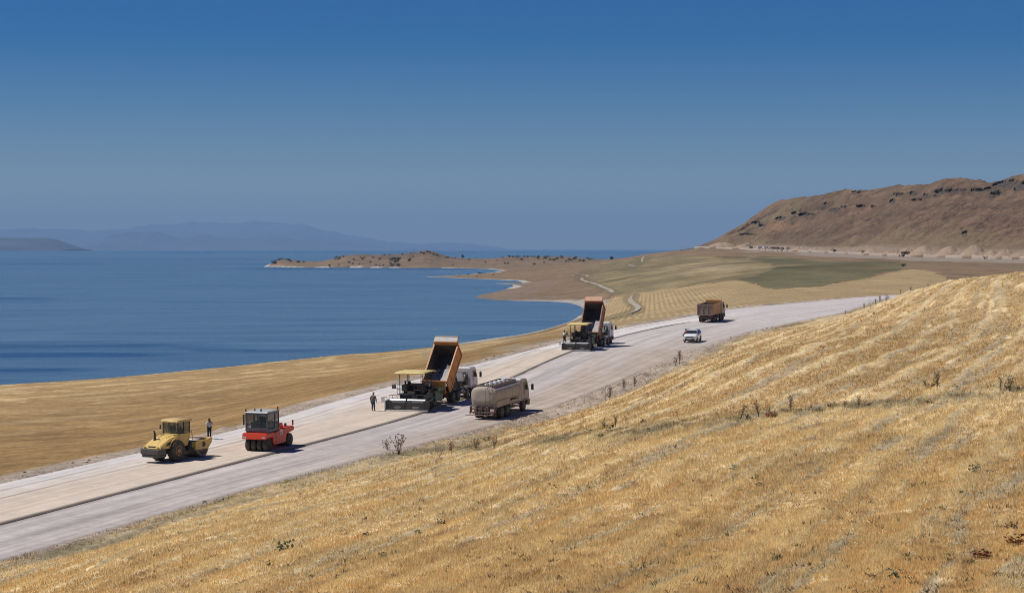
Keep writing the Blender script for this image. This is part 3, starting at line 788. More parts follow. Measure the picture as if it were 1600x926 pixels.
# ------------------------------------------------------------------ builder for machines
class MB:
    """collects shapes and links them as one mesh"""
    def __init__(s): s.bm = bmesh.new()
    def box(s, x0, x1, y0, y1, z0, z1, M=None):
        vs = [s.bm.verts.new((x, y, z)) for x in (x0, x1) for y in (y0, y1) for z in (z0, z1)]
        if M is not None:
            for v in vs: v.co = M @ v.co
        for f in ((0, 1, 3, 2), (4, 6, 7, 5), (0, 4, 5, 1), (2, 3, 7, 6), (0, 2, 6, 4), (1, 5, 7, 3)):
            s.bm.faces.new([vs[i] for i in f])
        return s
    def prism(s, prof, a0, a1, axis='x', M=None, shrink=1.0):
        """profile in the other two axes, extruded; shrink tapers the far end"""
        n = len(prof); out = []
        cx = sum(p[0] for p in prof) / n; cy = sum(p[1] for p in prof) / n
        for a, k in ((a0, 1.0), (a1, shrink)):
            ring = []
            for p, q in prof:
                p = cx + (p - cx) * k; q = cy + (q - cy) * k
                co = (a, p, q) if axis == 'x' else ((p, a, q) if axis == 'y' else (p, q, a))
                co = Vector(co)
                if M is not None: co = M @ co
                ring.append(s.bm.verts.new(co))
            out.append(ring)
        for i in range(n):
            s.bm.faces.new((out[0][i], out[0][(i + 1) % n], out[1][(i + 1) % n], out[1][i]))
        s.bm.faces.new(out[0][::-1]); s.bm.faces.new(out[1])
        return s
    def cyl(s, c, r, h, axis='x', seg=20, M=None, r2=None):
        prof = [(math.cos(2 * math.pi * k / seg), math.sin(2 * math.pi * k / seg)) for k in range(seg)]
        r2 = r if r2 is None else r2
        rings = []
        for a, rr in ((-h / 2, r), (h / 2, r2)):
            ring = []
            for p, q in prof:
                d = (a, p * rr, q * rr) if axis == 'x' else ((p * rr, a, q * rr) if axis == 'y' else (p * rr, q * rr, a))
                co = Vector(c) + Vector(d)
                if M is not None: co = M @ co
                ring.append(s.bm.verts.new(co))
            rings.append(ring)
        for i in range(seg):
            f = s.bm.faces.new((rings[0][i], rings[0][(i + 1) % seg], rings[1][(i + 1) % seg], rings[1][i])); f.smooth = True
        s.bm.faces.new(rings[0][::-1]); s.bm.faces.new(rings[1])
        return s
    def lathe(s, c, prof, axis='x', seg=28):
        """prof: list of (axial, radius)"""
        rings = []
        for a, rr in prof:
            ring = []
            for k in range(seg):
                t = 2 * math.pi * k / seg; p, q = math.cos(t) * rr, math.sin(t) * rr
                d = (a, p, q) if axis == 'x' else ((p, a, q) if axis == 'y' else (p, q, a))
                ring.append(s.bm.verts.new(Vector(c) + Vector(d)))
            rings.append(ring)
        for A, B in zip(rings[:-1], rings[1:]):
            for i in range(seg):
                f = s.bm.faces.new((A[i], A[(i + 1) % seg], B[(i + 1) % seg], B[i])); f.smooth = True
        s.bm.faces.new(rings[0][::-1]); s.bm.faces.new(rings[-1])
        return s
    def tube(s, pts, r, seg=8):
        pts = [Vector(p) for p in pts]
        rings = []
        for i, p in enumerate(pts):
            d = (pts[min(i + 1, len(pts) - 1)] - pts[max(i - 1, 0)]).normalized()
            a = d.orthogonal().normalized() if i == 0 else (rings_n - d * rings_n.dot(d)).normalized()
            rings_n = a; b = d.cross(a)
            rr = r[i] if isinstance(r, (list, tuple)) else r
            rings.append([s.bm.verts.new(p + a * math.cos(2 * math.pi * k / seg) * rr + b * math.sin(2 * math.pi * k / seg) * rr) for k in range(seg)])
        for A, B in zip(rings[:-1], rings[1:]):
            for i in range(seg):
                f = s.bm.faces.new((A[i], A[(i + 1) % seg], B[(i + 1) % seg], B[i])); f.smooth = True
        s.bm.faces.new(rings[0][::-1]); s.bm.faces.new(rings[-1])
        return s
    def loft(s, secs, close=True):
        """secs: list of rings of points (same count)"""
        R_ = [[s.bm.verts.new(p) for p in ring] for ring in secs]; n = len(R_[0])
        for A, B in zip(R_[:-1], R_[1:]):
            for i in range(n):
                f = s.bm.faces.new((A[i], A[(i + 1) % n], B[(i + 1) % n], B[i])); f.smooth = True
        if close: s.bm.faces.new(R_[0][::-1]); s.bm.faces.new(R_[-1])
        return s
    def quad(s, a, b, c, d, t=0.02):
        """thin plate of thickness t"""
        a, b, c, d = map(Vector, (a, b, c, d)); n = (b - a).cross(d - a).normalized() * t
        lo = [s.bm.verts.new(p) for p in (a, b, c, d)]; hi = [s.bm.verts.new(p + n) for p in (a, b, c, d)]
        s.bm.faces.new(lo[::-1]); s.bm.faces.new(hi)
        for i in range(4): s.bm.faces.new((lo[i], lo[(i + 1) % 4], hi[(i + 1) % 4], hi[i]))
        return s
    def build(s, name, material, parent=None, bevel=0.0, label=None):
        bmesh.ops.recalc_face_normals(s.bm, faces=s.bm.faces)
        me = bpy.data.meshes.new(name); s.bm.to_mesh(me); s.bm.free()
        me.materials.append(material)
        o = bpy.data.objects.new(name, me); COL.objects.link(o)
        if parent is not None: o.parent = parent
        if bevel:
            m = o.modifiers.new('bevel', 'BEVEL'); m.width = bevel; m.segments = 2; m.limit_method = 'ANGLE'; m.angle_limit = R(40)
        if label: o['label'] = label
        return o
def empty(name, label, cat, group=None):
    o = bpy.data.objects.new(name, None); COL.objects.link(o); o.empty_display_size = .3
    return tag(o, label, cat, group)
def road_z(x, y, slab=None):
    st, off = road_coords(np.array([float(x)]), np.array([float(y)]))
    onslab = off[0] < 0 if slab is None else slab
    return RC[st[0], 2] + (0 if onslab else -SLAB)
def place(o, x, y, head, slab=None, dz=0.0):
    """stand a machine on the road: head is degrees to the right of the view axis; it pitches with the grade"""
    z = road_z(x, y, slab)
    h = R(head); f = Vector((math.sin(h), math.cos(h)))
    zf = road_z(x + f.x * 3, y + f.y * 3, slab); zb = road_z(x - f.x * 3, y - f.y * 3, slab)
    pitch = math.atan2(zf - zb, 6.0)
    o.location = (x, y, z + dz)
    o.rotation_euler = (Matrix.Rotation(-h, 4, 'Z') @ Matrix.Rotation(pitch, 4, 'X')).to_euler()
def at_road(u, v, slab):
    """point of the carriageway seen at (u, v)"""
    ds = np.linspace(80, 420, 2400); x = (u - 800) / F * ds
    st, off = road_coords(x, ds)
    z = RC[st, 2] + (0 if slab else -SLAB)
    k = np.argmin(np.abs((VH - F * z / ds) - v))
    return float(x[k]), float(ds[k])
def copy_tree(o, parent=None):
    c = o.copy(); COL.objects.link(c)
    if parent is not None: c.parent = parent
    for ch in list(o.children): copy_tree(ch, c)
    return c

# paints and stuffs
P_TYRE = mat('tyre rubber', (.030, .029, .028, 1), .85, dust=.16, vscale=5)
P_YEL = mat('yellow machine paint', (.80, .53, .13, 1), .42, var=.16, dust=.2, vscale=2)
P_YELRIM = mat('ochre wheel paint', (.48, .24, .05, 1), .6, dust=.3)
P_BLK = mat('black machine steel', (.020, .020, .022, 1), .5, dust=.06)
P_DARK = mat('dark grey steel', (.045, .045, .048, 1), .5, dust=.12)
P_GREYCAB = mat('slate grey cab paint', (.075, .095, .13, 1), .45, dust=.05)
P_RED = mat('red machine paint', (.72, .055, .018, 1), .42, var=.12, dust=.05)
P_ORANGE = mat('orange tipper paint', (.62, .235, .045, 1), .5, var=.25, dust=.10, vscale=2)
P_RUSTOR = mat('dark orange tipper paint', (.27, .085, .036, 1), .55, var=.3, dust=.14, vscale=2)
P_BED = mat('worn tipper bed', (.060, .050, .044, 1), .6, var=.4, dust=.16, vscale=1.6)
P_BROWNGATE = mat('dusty brown tailgate', (.20, .135, .11, 1), .6, var=.3, dust=.25, vscale=2)
P_WHITE = mat('white cab paint', (.72, .73, .73, 1), .35, var=.08, dust=.18)
P_WHITE2 = mat('clean white car paint', (.80, .81, .82, 1), .28, var=.04, dust=.06, coat=.5)
P_DUSTW = mat('dust covered cab paint', (.55, .51, .46, 1), .55, var=.12, dust=.5)
P_GLASS = mat('dark window glass', (.02, .028, .032, 1), .08, var=.1, dust=.05)
P_TANK = mat('dusty tank paint', (.50, .445, .37, 1), .5, var=.16, dust=.6, vscale=1.2)
P_GREEN = mat('green paver paint', (.015, .125, .085, 1), .45, dust=.15)
P_SILVER = mat('polished screed cover', (.30, .30, .30, 1), .38, metal=.8, var=.3, dust=.1)
P_CANOPY = mat('yellow canopy paint', (.78, .60, .20, 1), .5, var=.12, dust=.25)
P_RIM = mat('grey wheel rim', (.17, .17, .17, 1), .5, dust=.5)
P_LAMP_R = mat('red lamp lens', (.35, .02, .015, 1), .3)
P_LAMP_W = mat('clear lamp lens', (.6, .62, .65, 1), .15)
P_AMBER = mat('amber beacon lens', (.6, .2, .01, 1), .3)
P_PLATE = mat('white plate', (.72, .72, .70, 1), .5, dust=.1)
P_INK = mat('grey lettering', (.12, .12, .13, 1), .6)
P_STONE = mat('crushed stone load', (.40, .37, .35, 1), .95, var=.35, vscale=6, bump=1)

def wheel(parent, x, y, r, w, tyre=P_TYRE, rim=P_RIM, side=1, dual=False, rimr=.55, seg=28, name='wheel'):
    """tyre with shoulders, and a dished rim as its sub-part"""
    t = MB()
    ws = [(x, w)] if not dual else [(x, w), (x - side * (w + .04), w)]
    for xx, ww in ws:
        h = ww / 2
        t.lathe((xx, y, r), [(-h, r * rimr), (-h, r * .90), (-h * .82, r * .975), (-h * .3, r), (h * .3, r), (h * .82, r * .975), (h, r * .90), (h, r * rimr)], seg=seg)
    tw = t.build(name, tyre, parent)
    m = MB(); sx = x + side * w / 2
    m.lathe((sx, y, r), [(-side * .10, r * rimr * .98), (side * .004, r * rimr), (side * .004, r * rimr * .86), (-side * .06, r * rimr * .72), (-side * .05, r * .26), (side * .03, r * .22), (side * .04, r * .12)] , seg=20)
    m.build('rim', rim, tw)
    return tw

def truck_cab(root, y0, paint, trim=P_DARK, tall=2.95):
    """forward-control cab, y0 is its back wall; about 2.05 m long"""
    L = 2.0; b = MB()
    prof = [(y0, .95), (y0 + L - .05, .95), (y0 + L + .02, 1.2), (y0 + L, 1.78), (y0 + L - .28, 2.72), (y0 + L - .5, tall - .06), (y0 + .25, tall), (y0, tall - .08)]
    # walls narrow slightly towards the roof
    secs = []
    for sx in (-1, 1):
        secs.append([(sx * (1.23 if z < 1.9 else 1.23 - (z - 1.9) * .09), y, z) for y, z in prof])
    b.loft(secs)
    for f in b.bm.faces: f.smooth = False
    cab = b.build('cab', paint, root, bevel=.05)
    m = MB()
    m.quad((-1.08, y0 + L + .012, 1.86), (1.08, y0 + L + .012, 1.86), (1.02, y0 + L - .265, 2.66), (-1.02, y0 + L - .265, 2.66), -.02)
    m.build('windscreen', P_GLASS, cab)
    for sx in (-1, 1):
        m = MB(); x1 = sx * 1.238; x2 = sx * 1.185
        m.quad((x1, y0 + .75, 1.9), (x1, y0 + L - .16, 1.9), (x2, y0 + L - .42, 2.55), (x2, y0 + .75, 2.55), .015 * sx)
        m.build('side_window', P_GLASS, cab)
        m = MB()                                                # door seam, handle, step
        m.box(sx * 1.232, sx * 1.245, y0 + .62, y0 + .65, 1.05, 2.62)
        m.box(sx * 1.232, sx * 1.26, y0 + .72, y0 + .90, 1.66, 1.72)
        m.build('door_handle', trim, cab)
        m = MB()                                                # mirror on its arm
        m.tube([(sx * 1.22, y0 + L - .25, 2.55), (sx * 1.5, y0 + L + .02, 2.55), (sx * 1.53, y0 + L + .02, 1.85)], .02)
        m.box(sx * 1.42, sx * 1.64, y0 + L - .03, y0 + L + .08, 1.80, 2.32)
        m.build('mirror', P_BLK, cab, bevel=.02)
    m = MB()                                                    # back wall pressings
    m.box(-.85, -.8, y0 - .02, y0, 1.3, 2.6); m.box(.8, .85, y0 - .02, y0, 1.3, 2.6); m.box(-.8, .8, y0 - .02, y0, 2.56, 2.6)
    m.build('back_panel_frame', paint, cab)
    m = MB(); m.box(.35, .75, y0 - .022, y0, 2.0, 2.4); m.build('rear_window', P_GLASS, cab)
    m = MB(); m.box(-1.22, 1.22, y0 + L - .1, y0 + L + .2, .45, .95); m.box(-1.23, 1.23, y0 + L - .55, y0 + L - .1, .55, .95)
    bp = m.build('bumper', trim, root, bevel=.04)
    for sx in (-1, 1):
        h = MB(); h.box(sx * .72, sx * 1.12, y0 + L + .2, y0 + L + .22, .60, .82); h.build('headlight', P_LAMP_W, bp)
    m = MB(); m.box(-.95, .95, y0 + L + .015, y0 + L + .035, 1.0, 1.7); m.build('grille', trim, cab)
    for sx in (-1, 1):
        m = MB(); m.prism([(y0 + .05, .75), (y0 + .25, 1.12), (y0 + L - .55, 1.12), (y0 + L - .4, .75), (y0 + L - .5, .75), (y0 + L - .62, 1.02), (y0 + .35, 1.02), (y0 + .15, .75)], sx * .95, sx * 1.245)
        m.build('mudguard', trim, root)
    m = MB(); m.prism([(y0 + .06, tall - .045), (y0 + .25, tall + .03), (y0 + L - .52, tall - .03), (y0 + L - .34, tall - .16)], -1.02, 1.02); m.build('cab_roof', P_WHITE, cab, bevel=.02)
    m = MB(); m.cyl((.0, y0 + .5, tall + .06), .07, .12, 'z', 10); m.build('beacon', P_AMBER, cab)
    return cab

def chassis(root, y1, axles, front, paint=P_DARK, wr=.52):
    m = MB()
    for sx in (-1, 1): m.box(sx * .38, sx * .46, .15, y1, .78, 1.02)
    for y in (.2, 1.9, 3.4, 4.6, y1 - .3): m.box(-.4, .4, y - .05, y + .05, .82, .98)
    m.build('chassis', paint, root)
    for y in axles:
        a = MB(); a.cyl((0, y, wr), .09, 2.0, 'x', 12); a.lathe((0, y, wr), [(-.22, .1), (-.14, .24), (.14, .24), (.22, .1)], seg=14); a.build('axle', paint, root)
        for sx in (-1, 1): wheel(root, sx * 1.09, y, wr, .29, side=sx, dual=True)
    for y in front:
        a = MB(); a.box(-.95, .95, y - .06, y + .06, wr - .12, wr + .02); a.build('axle', paint, root)
        for sx in (-1, 1): wheel(root, sx * 1.07, y, wr, .31, side=sx)

def tipper(label, body_paint, raise_deg, gate_paint=None, gate='open', cab_paint=P_WHITE, short_wall=False, visor_in=None, lip=None):
    """eight-wheel tipper truck, origin on the ground under its tail, nose towards +Y"""
    root = empty('dump_truck', label, 'dump truck')
    chassis(root, 8.2, (1.25, 2.6), (5.15, 6.85))
    truck_cab(root, 5.85 + .25, cab_paint)
    m = MB(); m.cyl((.82, 4.0, .86), .30, 1.1, 'y', 16); m.build('fuel_tank', P_SILVER if raise_deg else P_DARK, root)
    m = MB(); m.box(-1.15, -.6, 3.5, 4.5, .6, 1.1); m.cyl((-.85, 4.9 - .1, 1.0), .14, .5, 'y', 12); m.build('battery_box', P_DARK, root, bevel=.03)
    m = MB(); m.box(-.95, .95, .02, .12, .62, .78); m.box(-1.15, -.75, .0, .05, .82, .98); m.box(.75, 1.15, .0, .05, .82, .98); m.build('rear_bar', P_DARK, root)
    for sx in (-1, 1):
        l = MB(); l.box(sx * .8 - .13, sx * .8 + .13, -.03, -.002, .84, .95); l.build('tail_light', P_LAMP_R, root)
    m = MB()                                                    # air filter, exhaust and tanks behind the cab
    m.cyl((.75, 5.85, 1.75), .22, 1.1, 'z', 16); m.cyl((-.8, 5.85, 1.7), .13, 1.5, 'z', 12); m.box(-.5, .5, 5.6, 5.95, 1.0, 1.6)
    m.build('air_filter', P_DARK, root)
    # tipping body: built level about its hinge, then turned
    H = Vector((0, .75, 1.55 if raise_deg else 1.12))
    rot = Matrix.Translation(H) @ Matrix.Rotation(R(raise_deg), 4, 'X') @ Matrix.Translation(-H)
    Lb = 4.75 if raise_deg else 5.25; hw = 1.24; yb = .05; zf = 1.62 if raise_deg else 1.25; zt = zf + 1.6
    body = MB()
    body.box(-hw, hw, yb, yb + Lb, zf - .06, zf, rot)                                     # floor
    for sx in (-1, 1):
        body.box(sx * (hw - .06), sx * hw, yb, yb + Lb, zf - .03, zt, rot)                 # side walls
    body.box(-hw, hw, yb + Lb - .02, yb + Lb + .05, zf, zt + .32, rot)                     # headboard
    b = body.build('tipping_body', body_paint, root)
    ln = MB()                                                                             # lining plates inside
    ln.box(-hw + .065, hw - .065, yb + .02, yb + Lb - .03, zf + .003, zf + .02, rot)
    for sx in (-1, 1): ln.box(sx * (hw - .065), sx * (hw - .085), yb + .02, yb + Lb - .03, zf + .02, zt - .05, rot)
    ln.box(-hw + .09, hw - .09, yb + Lb - .05, yb + Lb - .024, zf + .02, zt - .1, rot)
    ln.build('lining', P_BED, b)
    rb = MB()
    for sx in (-1, 1):
        rb.box(sx * hw, sx * (hw + .07), yb, yb + Lb, zt - .12, zt + .02, rot)
        rb.box(sx * hw, sx * (hw + .05), yb, yb + Lb, zf - .05, zf + .10, rot)
        rb.box(sx * hw, sx * (hw + .08), yb, yb + .16, zf, zt, rot)
        rb.box(sx * hw, sx * (hw + .08), yb + Lb - .14, yb + Lb, zf, zt, rot)
        if not short_wall:
            for k in range(1, 4): rb.box(sx * hw, sx * (hw + .05), yb + Lb * k / 4 - .05, yb + Lb * k / 4 + .05, zf, zt, rot)
    for sx in (-1, 1): rb.box(sx * .42, sx * .55, yb + .2, yb + Lb, zf - .24, zf - .06, rot)
    for k in range(7): rb.box(-1.1, 1.1, yb + .3 + k * .75, yb + .38 + k * .75, zf - .14, zf - .06, rot)
    rb.build('rib', body_paint, b)
    vs = MB()                                                                             # visor over the cab
    vs.box(-hw, hw, yb + Lb, yb + Lb + .75, zt + .30, zt + .36, rot)
    for sx in (-1, 1): vs.prism([(yb + Lb, zt - .1), (yb + Lb + .75, zt + .30), (yb + Lb, zt + .30)], sx * (hw - .05), sx * hw, 'x', rot)
    vis = vs.build('visor', body_paint, b)
    if visor_in:
        m = MB(); m.box(-hw + .07, hw - .07, yb + Lb + .06, yb + Lb + (.66 if lip else .74), zt + .362, zt + .38, rot); m.build('visor_lining', visor_in, vis)
    if lip:
        m = MB(); m.box(-hw, hw, yb + Lb + .66, yb + Lb + .78, zt + .24, zt + .42, rot); m.build('visor_lip', lip, vis)
    gp = gate_paint or body_paint
    g = MB()
    if gate == 'open':
        # hangs from its top pins when the body is up
        P = rot @ Vector((0, yb, zt + .12))
        M2 = Matrix.Translation(P) @ Matrix.Rotation(R(6), 4, 'X')
        g.box(-hw, hw, -.06, 0, -1.28, 0, M2)
        for x in (-1.15, -.6, 0, .6, 1.15): g.box(x - .05, x + .05, -.12, -.06, -1.25, -.02, M2)
        g.box(-hw, hw, -.13, -.06, -.12, 0, M2)
    else:
        g.box(-hw, hw, yb - .06, yb - .005, zf - .1, zt, rot)
        for x in (-1.17, -.40, .40, 1.17): g.box(x - .07, x + .07, yb - .14, yb - .06, zf, zt - .02, rot)
        g.box(-hw - .03, hw + .03, yb - .15, yb - .06, zt - .15, zt + .03, rot); g.box(-hw - .03, hw + .03, yb - .15, yb - .06, zf - .15, zf + .06, rot)
    g.build('tailgate', gp, b, bevel=.02)
    if raise_deg:
        ram = MB(); top = rot @ Vector((0, yb + Lb - .15, zf + .2))
        ram.tube([(0, 5.72, .95), tuple(Vector((0, 5.72, .95)).lerp(top, .5))], .12, 12); ram.tube([tuple(Vector((0, 5.72, .95)).lerp(top, .5)), tuple(top)], .085, 12)
        ram.build('hoist_ram', P_DARK, root)
    return root, rot, (hw, yb, Lb, zf, zt)

def heap_mesh(name, w, l, h, n, seed, material, M, shape):
    xs = np.linspace(-w, w, n); ys = np.linspace(0, l, n)
    X, Y = np.meshgrid(xs, ys)
    Z = shape(X / w, Y / l) * h + .06 * fbm(X * 3 + seed, Y * 3, 3)
    P = np.stack([X, Y, Z], -1).reshape(-1, 3)
    P = np.array([M @ Vector(p) for p in P])
    X, Y, Z = [P[:, k].reshape(X.shape) for k in range(3)]
    return grid_mesh(name, X, Y, Z, material)
# ------------------------------------------------------------------ paving train
def matrix_of(o): 
    return Matrix.Translation(o.location) @ o.rotation_euler.to_matrix().to_4x4()

d1, rot1, dims1 = tipper('dump truck with raised orange body tipping stone into the paver beside the tank truck', P_ORANGE, 44, visor_in=mat('dusty visor lining', (.44, .43, .41, 1), .6, dust=.3), lip=P_BLK)
d2, rot2, dims2 = tipper('farther dump truck with raised dark orange body tipping into the second paver', P_RUSTOR, 52, visor_in=mat('pale orange visor lining', (.62, .30, .17, 1), .6, dust=.3))
d3, rot3, dims3 = tipper('dump truck driving away with lowered orange body and ribbed brown tailgate', mat('faded orange tipper paint', (.55, .25, .055, 1), .55, dust=.12, var=.2), 0, P_BROWNGATE, 'shut', P_DUSTW, short_wall=True)

def load(root, rot, dims, seed, name_label):
    hw, yb, Lb, zf, zt = dims
    # what is left of the load has slid to the tail of the tilted bed
    M = matrix_of(root) @ rot @ Matrix.Translation((0, yb - .25, zf + .03))
    f = lambda a, b: np.clip(.25 + .62 * a, .04, 1) * np.clip(1.12 - b * 1.05, .02, 1)
    o = heap_mesh('stone_load', hw - .1, 3.1, 1.15, 26, seed, P_STONE, M, f)
    tag(o, name_label, 'stone heap')

def paver(label):
    """asphalt paver spreading stone, origin on the ground under the screed, nose towards +Y"""
    r = empty('paver', label, 'paver')
    # screed across the back
    sc = MB(); sc.box(-2.1, 2.1, -.75, .0, .10, .62)
    for x in (-2.1, -.02, 1.62): sc.box(x, x + .5, -.78, -.05, .16, .72)
    screed = sc.build('screed', P_BLK, r, bevel=.03)
    m = MB(); m.box(-2.18, 2.15, -.88, -.72, .02, .10); m.build('screed_plate', P_PLATE, screed, label='pale dusty lower edge of the screed')
    for x0, x1 in ((-1.75, -.12), (.02, 1.85)):
        m = MB(); m.prism([(-.72, .60), (-.70, .74), (-.60, .82), (-.2, .84), (-.08, .74), (-.05, .60)], x0, x1); m.build('screed_cover', P_SILVER, screed, bevel=.02)
        m = MB(); m.box(x0 + .05, x1 - .05, -.80, -.752, .15, .58); cvr = m.build('heat_shield', P_BLK, screed, bevel=.02)
        m = MB(); xc = (x0 + x1) / 2
        m.prism([(xc + .36 * math.cos(t), .27 + .085 * math.sin(t)) for t in np.linspace(0, 2 * math.pi, 20)[:-1]], -.815, -.802, 'y'); e = m.build('badge', P_SILVER, screed)
        m = MB()
        for k in range(3): m.box(xc - .2 + k * .15, xc - .12 + k * .15, -.822, -.816, .24, .30)
        m.build('badge_letters', P_BLK, e)
    m = MB()
    m.box(-2.2, -2.12, -.9, .75, .02, .72)
    m.box(-2.62, -2.35, -.62, -.5, .55, .95); m.tube([(-2.15, -.3, .72), (-2.2, -.4, .95), (-2.45, -.55, .85)], .025)
    m.build('end_gate', P_PLATE, screed, label='pale end gate of the screed with a remote control box')
    m = MB(); m.tube([(-2.0, -.3, .75), (-1.9, -.35, 1.05), (-1.2, -.35, 1.08), (-1.1, -.3, .85)], .022); m.tube([(-1.6, -.35, 1.06), (-1.6, -.3, .82)], .02)
    m.build('hand_rail', P_DARK, screed)
    m = MB(); m.tube([(1.9, -.3, .7), (1.95, -.3, 1.25), (2.3, -.2, 1.2)], .03); m.build('guide_arm', P_DARK, screed)
    screed.scale.z = 1.38
    m = MB()                                                   # folded auger and extension gear at the right
    for k in range(5): m.cyl((1.95 + .06 * k, .1 + .12 * k, .55 + .05 * (k % 2)), .34 - .03 * k, .10, 'x', 16)
    m.tube([(1.6, -.1, .8), (2.2, .2, .95), (2.4, .6, .4)], .05); m.tube([(1.7, 0, .4), (2.35, .1, .25), (2.3, .5, .6)], .06)
    m.box(1.7, 2.2, .0, .6, .1, .35)
    m.build('auger', P_BLK, r)
    # tractor
    for sx in (-1, 1):
        m = MB()
        x0, x1 = sx * .85, sx * 1.20
        m.prism([(.9, .12), (.7, .4), (.95, .78), (3.9, .78), (4.2, .42), (3.95, .1)], x0, x1)
        for k in range(22): m.box(min(x0, x1) - .02, max(x0, x1) + .02, .95 + k * .135, 1.02 + k * .135, .03, .10)
        m.build('crawler_track', P_DARK, r)
    m = MB(); m.box(-.95, .95, .4, 4.0, .5, 1.55); m.box(-1.22, 1.22, .55, 3.3, .95, 1.50); m.prism([(2.9, 1.5), (2.9, 2.0), (3.5, 2.05), (4.0, 1.6)], -1.2, 1.2)
    m.box(-.3, 1.2, 1.8, 2.95, 1.5, 1.85)
    tr = m.build('tractor_body', P_BLK, r, bevel=.04)
    m = MB()
    for sx in (-1, 1):
        m.prism([(3.35, .55), (3.35, 1.60), (3.6, 1.78), (5.35, 1.62), (5.45, .95), (5.2, .5)], sx * 1.26, sx * 1.36)
        m.prism([(3.4, 1.55), (3.5, 1.85), (5.2, 1.7), (5.3, 1.5)], sx * 1.30, sx * 1.62)
    m.box(-1.3, 1.3, 3.4, 5.3, .55, .68)
    hp = m.build('hopper', P_GREEN, r, bevel=.03)
    m = MB(); m.box(-1.2, 1.2, 5.4, 5.65, .45, .75); m.cyl((-.7, 5.7, .6), .12, .8, 'x', 12); m.cyl((.7, 5.7, .6), .12, .8, 'x', 12); m.build('push_roller', P_DARK, r)
    m = MB(); m.prism([(.3, .55), (.2, .75), (2.6, 1.0), (2.6, .8)], 1.28, 1.40); m.prism([(.3, .55), (.2, .75), (2.6, 1.0), (2.6, .8)], -1.40, -1.28); m.build('tow_arm', P_GREEN, r)
    # driver's stand
    st = MB(); st.box(-1.35, 1.35, .15, 1.75, 1.42, 1.50)
    for sx in (-.8, .8):
        st.box(sx - .28, sx + .28, .75, 1.25, 1.75, 1.87); st.box(sx - .26, sx + .26, .65, .76, 1.85, 2.4); st.box(sx - .12, sx + .12, .85, 1.1, 1.5, 1.76)
    st.box(-1.0, .95, 1.5, 1.78, 1.5, 2.28); st.prism([(1.3, 2.2), (1.75, 2.45), (1.8, 2.3), (1.4, 2.1)], -.75, .85)
    st.tube([(-.5, 1.45, 2.2), (-.5, 1.3, 2.5)], .03); st.cyl((-.5, 1.25, 2.5), .19, .03, 'y', 14)
    stand = st.build('operator_stand', P_BLK, r, bevel=.02)
    m = MB()
    for (a, b) in (((-1.32, .2), (-1.32, 1.7)), ((1.32, .2), (1.32, 1.7)), ((-1.32, .2), (-.4, .2)), ((.4, .2), (1.32, .2))):
        for z in (1.95, 2.4): m.tube([(a[0], a[1], z), (b[0], b[1], z)], .022)
        for p in (a, b): m.tube([(p[0], p[1], 1.5), (p[0], p[1], 2.4)], .022)
    m.tube([(-1.4, .6, 2.0), (-1.75, .5, 2.05), (-1.8, .5, 2.4), (-1.5, .5, 2.5)], .03); m.box(-1.95, -1.6, .4, .6, 2.0, 2.35)
    m.box(.3, .7, .05, .12, 1.0, 1.42); m.tube([(.3, .02, .6), (.3, .05, 1.5)], .02); m.tube([(.75, .02, .6), (.75, .05, 1.5)], .02)
    m.build('railing', P_DARK, stand)
    m = MB()
    for sx in (-1.15, 1.2):
        m.tube([(sx, .45, 1.5), (sx, .45, 3.55)], .045); m.tube([(sx, 2.75, 1.5), (sx, 2.85, 3.55)], .045)
    m.tube([(.1, 2.8, 2.0), (.1, 2.8, 3.55)], .035); m.tube([(-.35, .45, 2.4), (-.35, .45, 3.55)], .035)
    m.build('canopy_post', P_DARK, r)
    c = MB(); secs = []
    for y, dz in ((.0, -.09), (.12, -.02), (.5, .01), (1.6, .03), (2.8, .01), (3.15, -.02), (3.3, -.09)):
        secs.append([(-1.56, y, 3.53 + dz), (-1.48, y, 3.60 + dz), (-.8, y, 3.62 + dz), (.8, y, 3.62 + dz), (1.48, y, 3.60 + dz), (1.56, y, 3.53 + dz), (1.5, y, 3.50 + dz), (-1.5, y, 3.50 + dz)])
    c.loft(secs); can = c.build('canopy', P_CANOPY, r)
    m = MB(); m.box(-.45, .85, .02, .06, 3.40, 3.50); m.build('canopy_sign', P_YEL, can)
    m = MB()                                                  # hoses, pipes and boxes around the engine
    q = random.Random(4)
    for k in range(26):
        x = q.uniform(-1.1, 1.2); y = q.uniform(.15, 2.2); z = q.uniform(.9, 2.1)
        m.tube([(x, y, z), (x + q.uniform(-.4, .4), y + q.uniform(-.2, .3), z + q.uniform(-.3, .4)), (x + q.uniform(-.5, .5), y + q.uniform(-.3, .4), z + q.uniform(-.2, .2))], .03)
    m.cyl((.9, 2.3, 2.6), .07, 1.1, 'z', 10); m.box(-.2, .5, .0, .3, 1.55, 1.8)
    m.build('engine_hose', P_DARK, tr)
    m = MB(); m.cyl((1.05, 2.1, 2.35), .22, .55, 'z', 14); m.build('air_cleaner', P_SILVER, tr)
    return r

pv1 = paver('nearer paver with yellow canopy spreading stone in front of the upright orange tipper body')
x, y = at_road(640, 641, True); X1, Y1 = x, y
place(pv1, x, y, 18.5)
h = R(18.5)
place(d1, x + math.sin(h) * 6.0 + .55, y + math.cos(h) * 6.0, 19)
load(d1, rot1, dims1, 3, 'grey crushed stone sliding down the raised bed of the nearer tipper')
pv2 = copy_tree(pv1); tag(pv2, 'farther paver with yellow canopy working below the bay at the second raised tipper', 'paver')
x, y = at_road(898, 546, True)
place(pv2, x + .35, y, 15); pv2.scale = (.88, .95, .95)
h = R(15)
place(d2, x + math.sin(h) * 6.0 + .75, y + math.cos(h) * 6.0, 16)
load(d2, rot2, dims2, 9, 'grey crushed stone sliding down the raised bed of the farther tipper')
x, y = at_road(1100, 504, False)
place(d3, x + .2, y, 19.5, False)

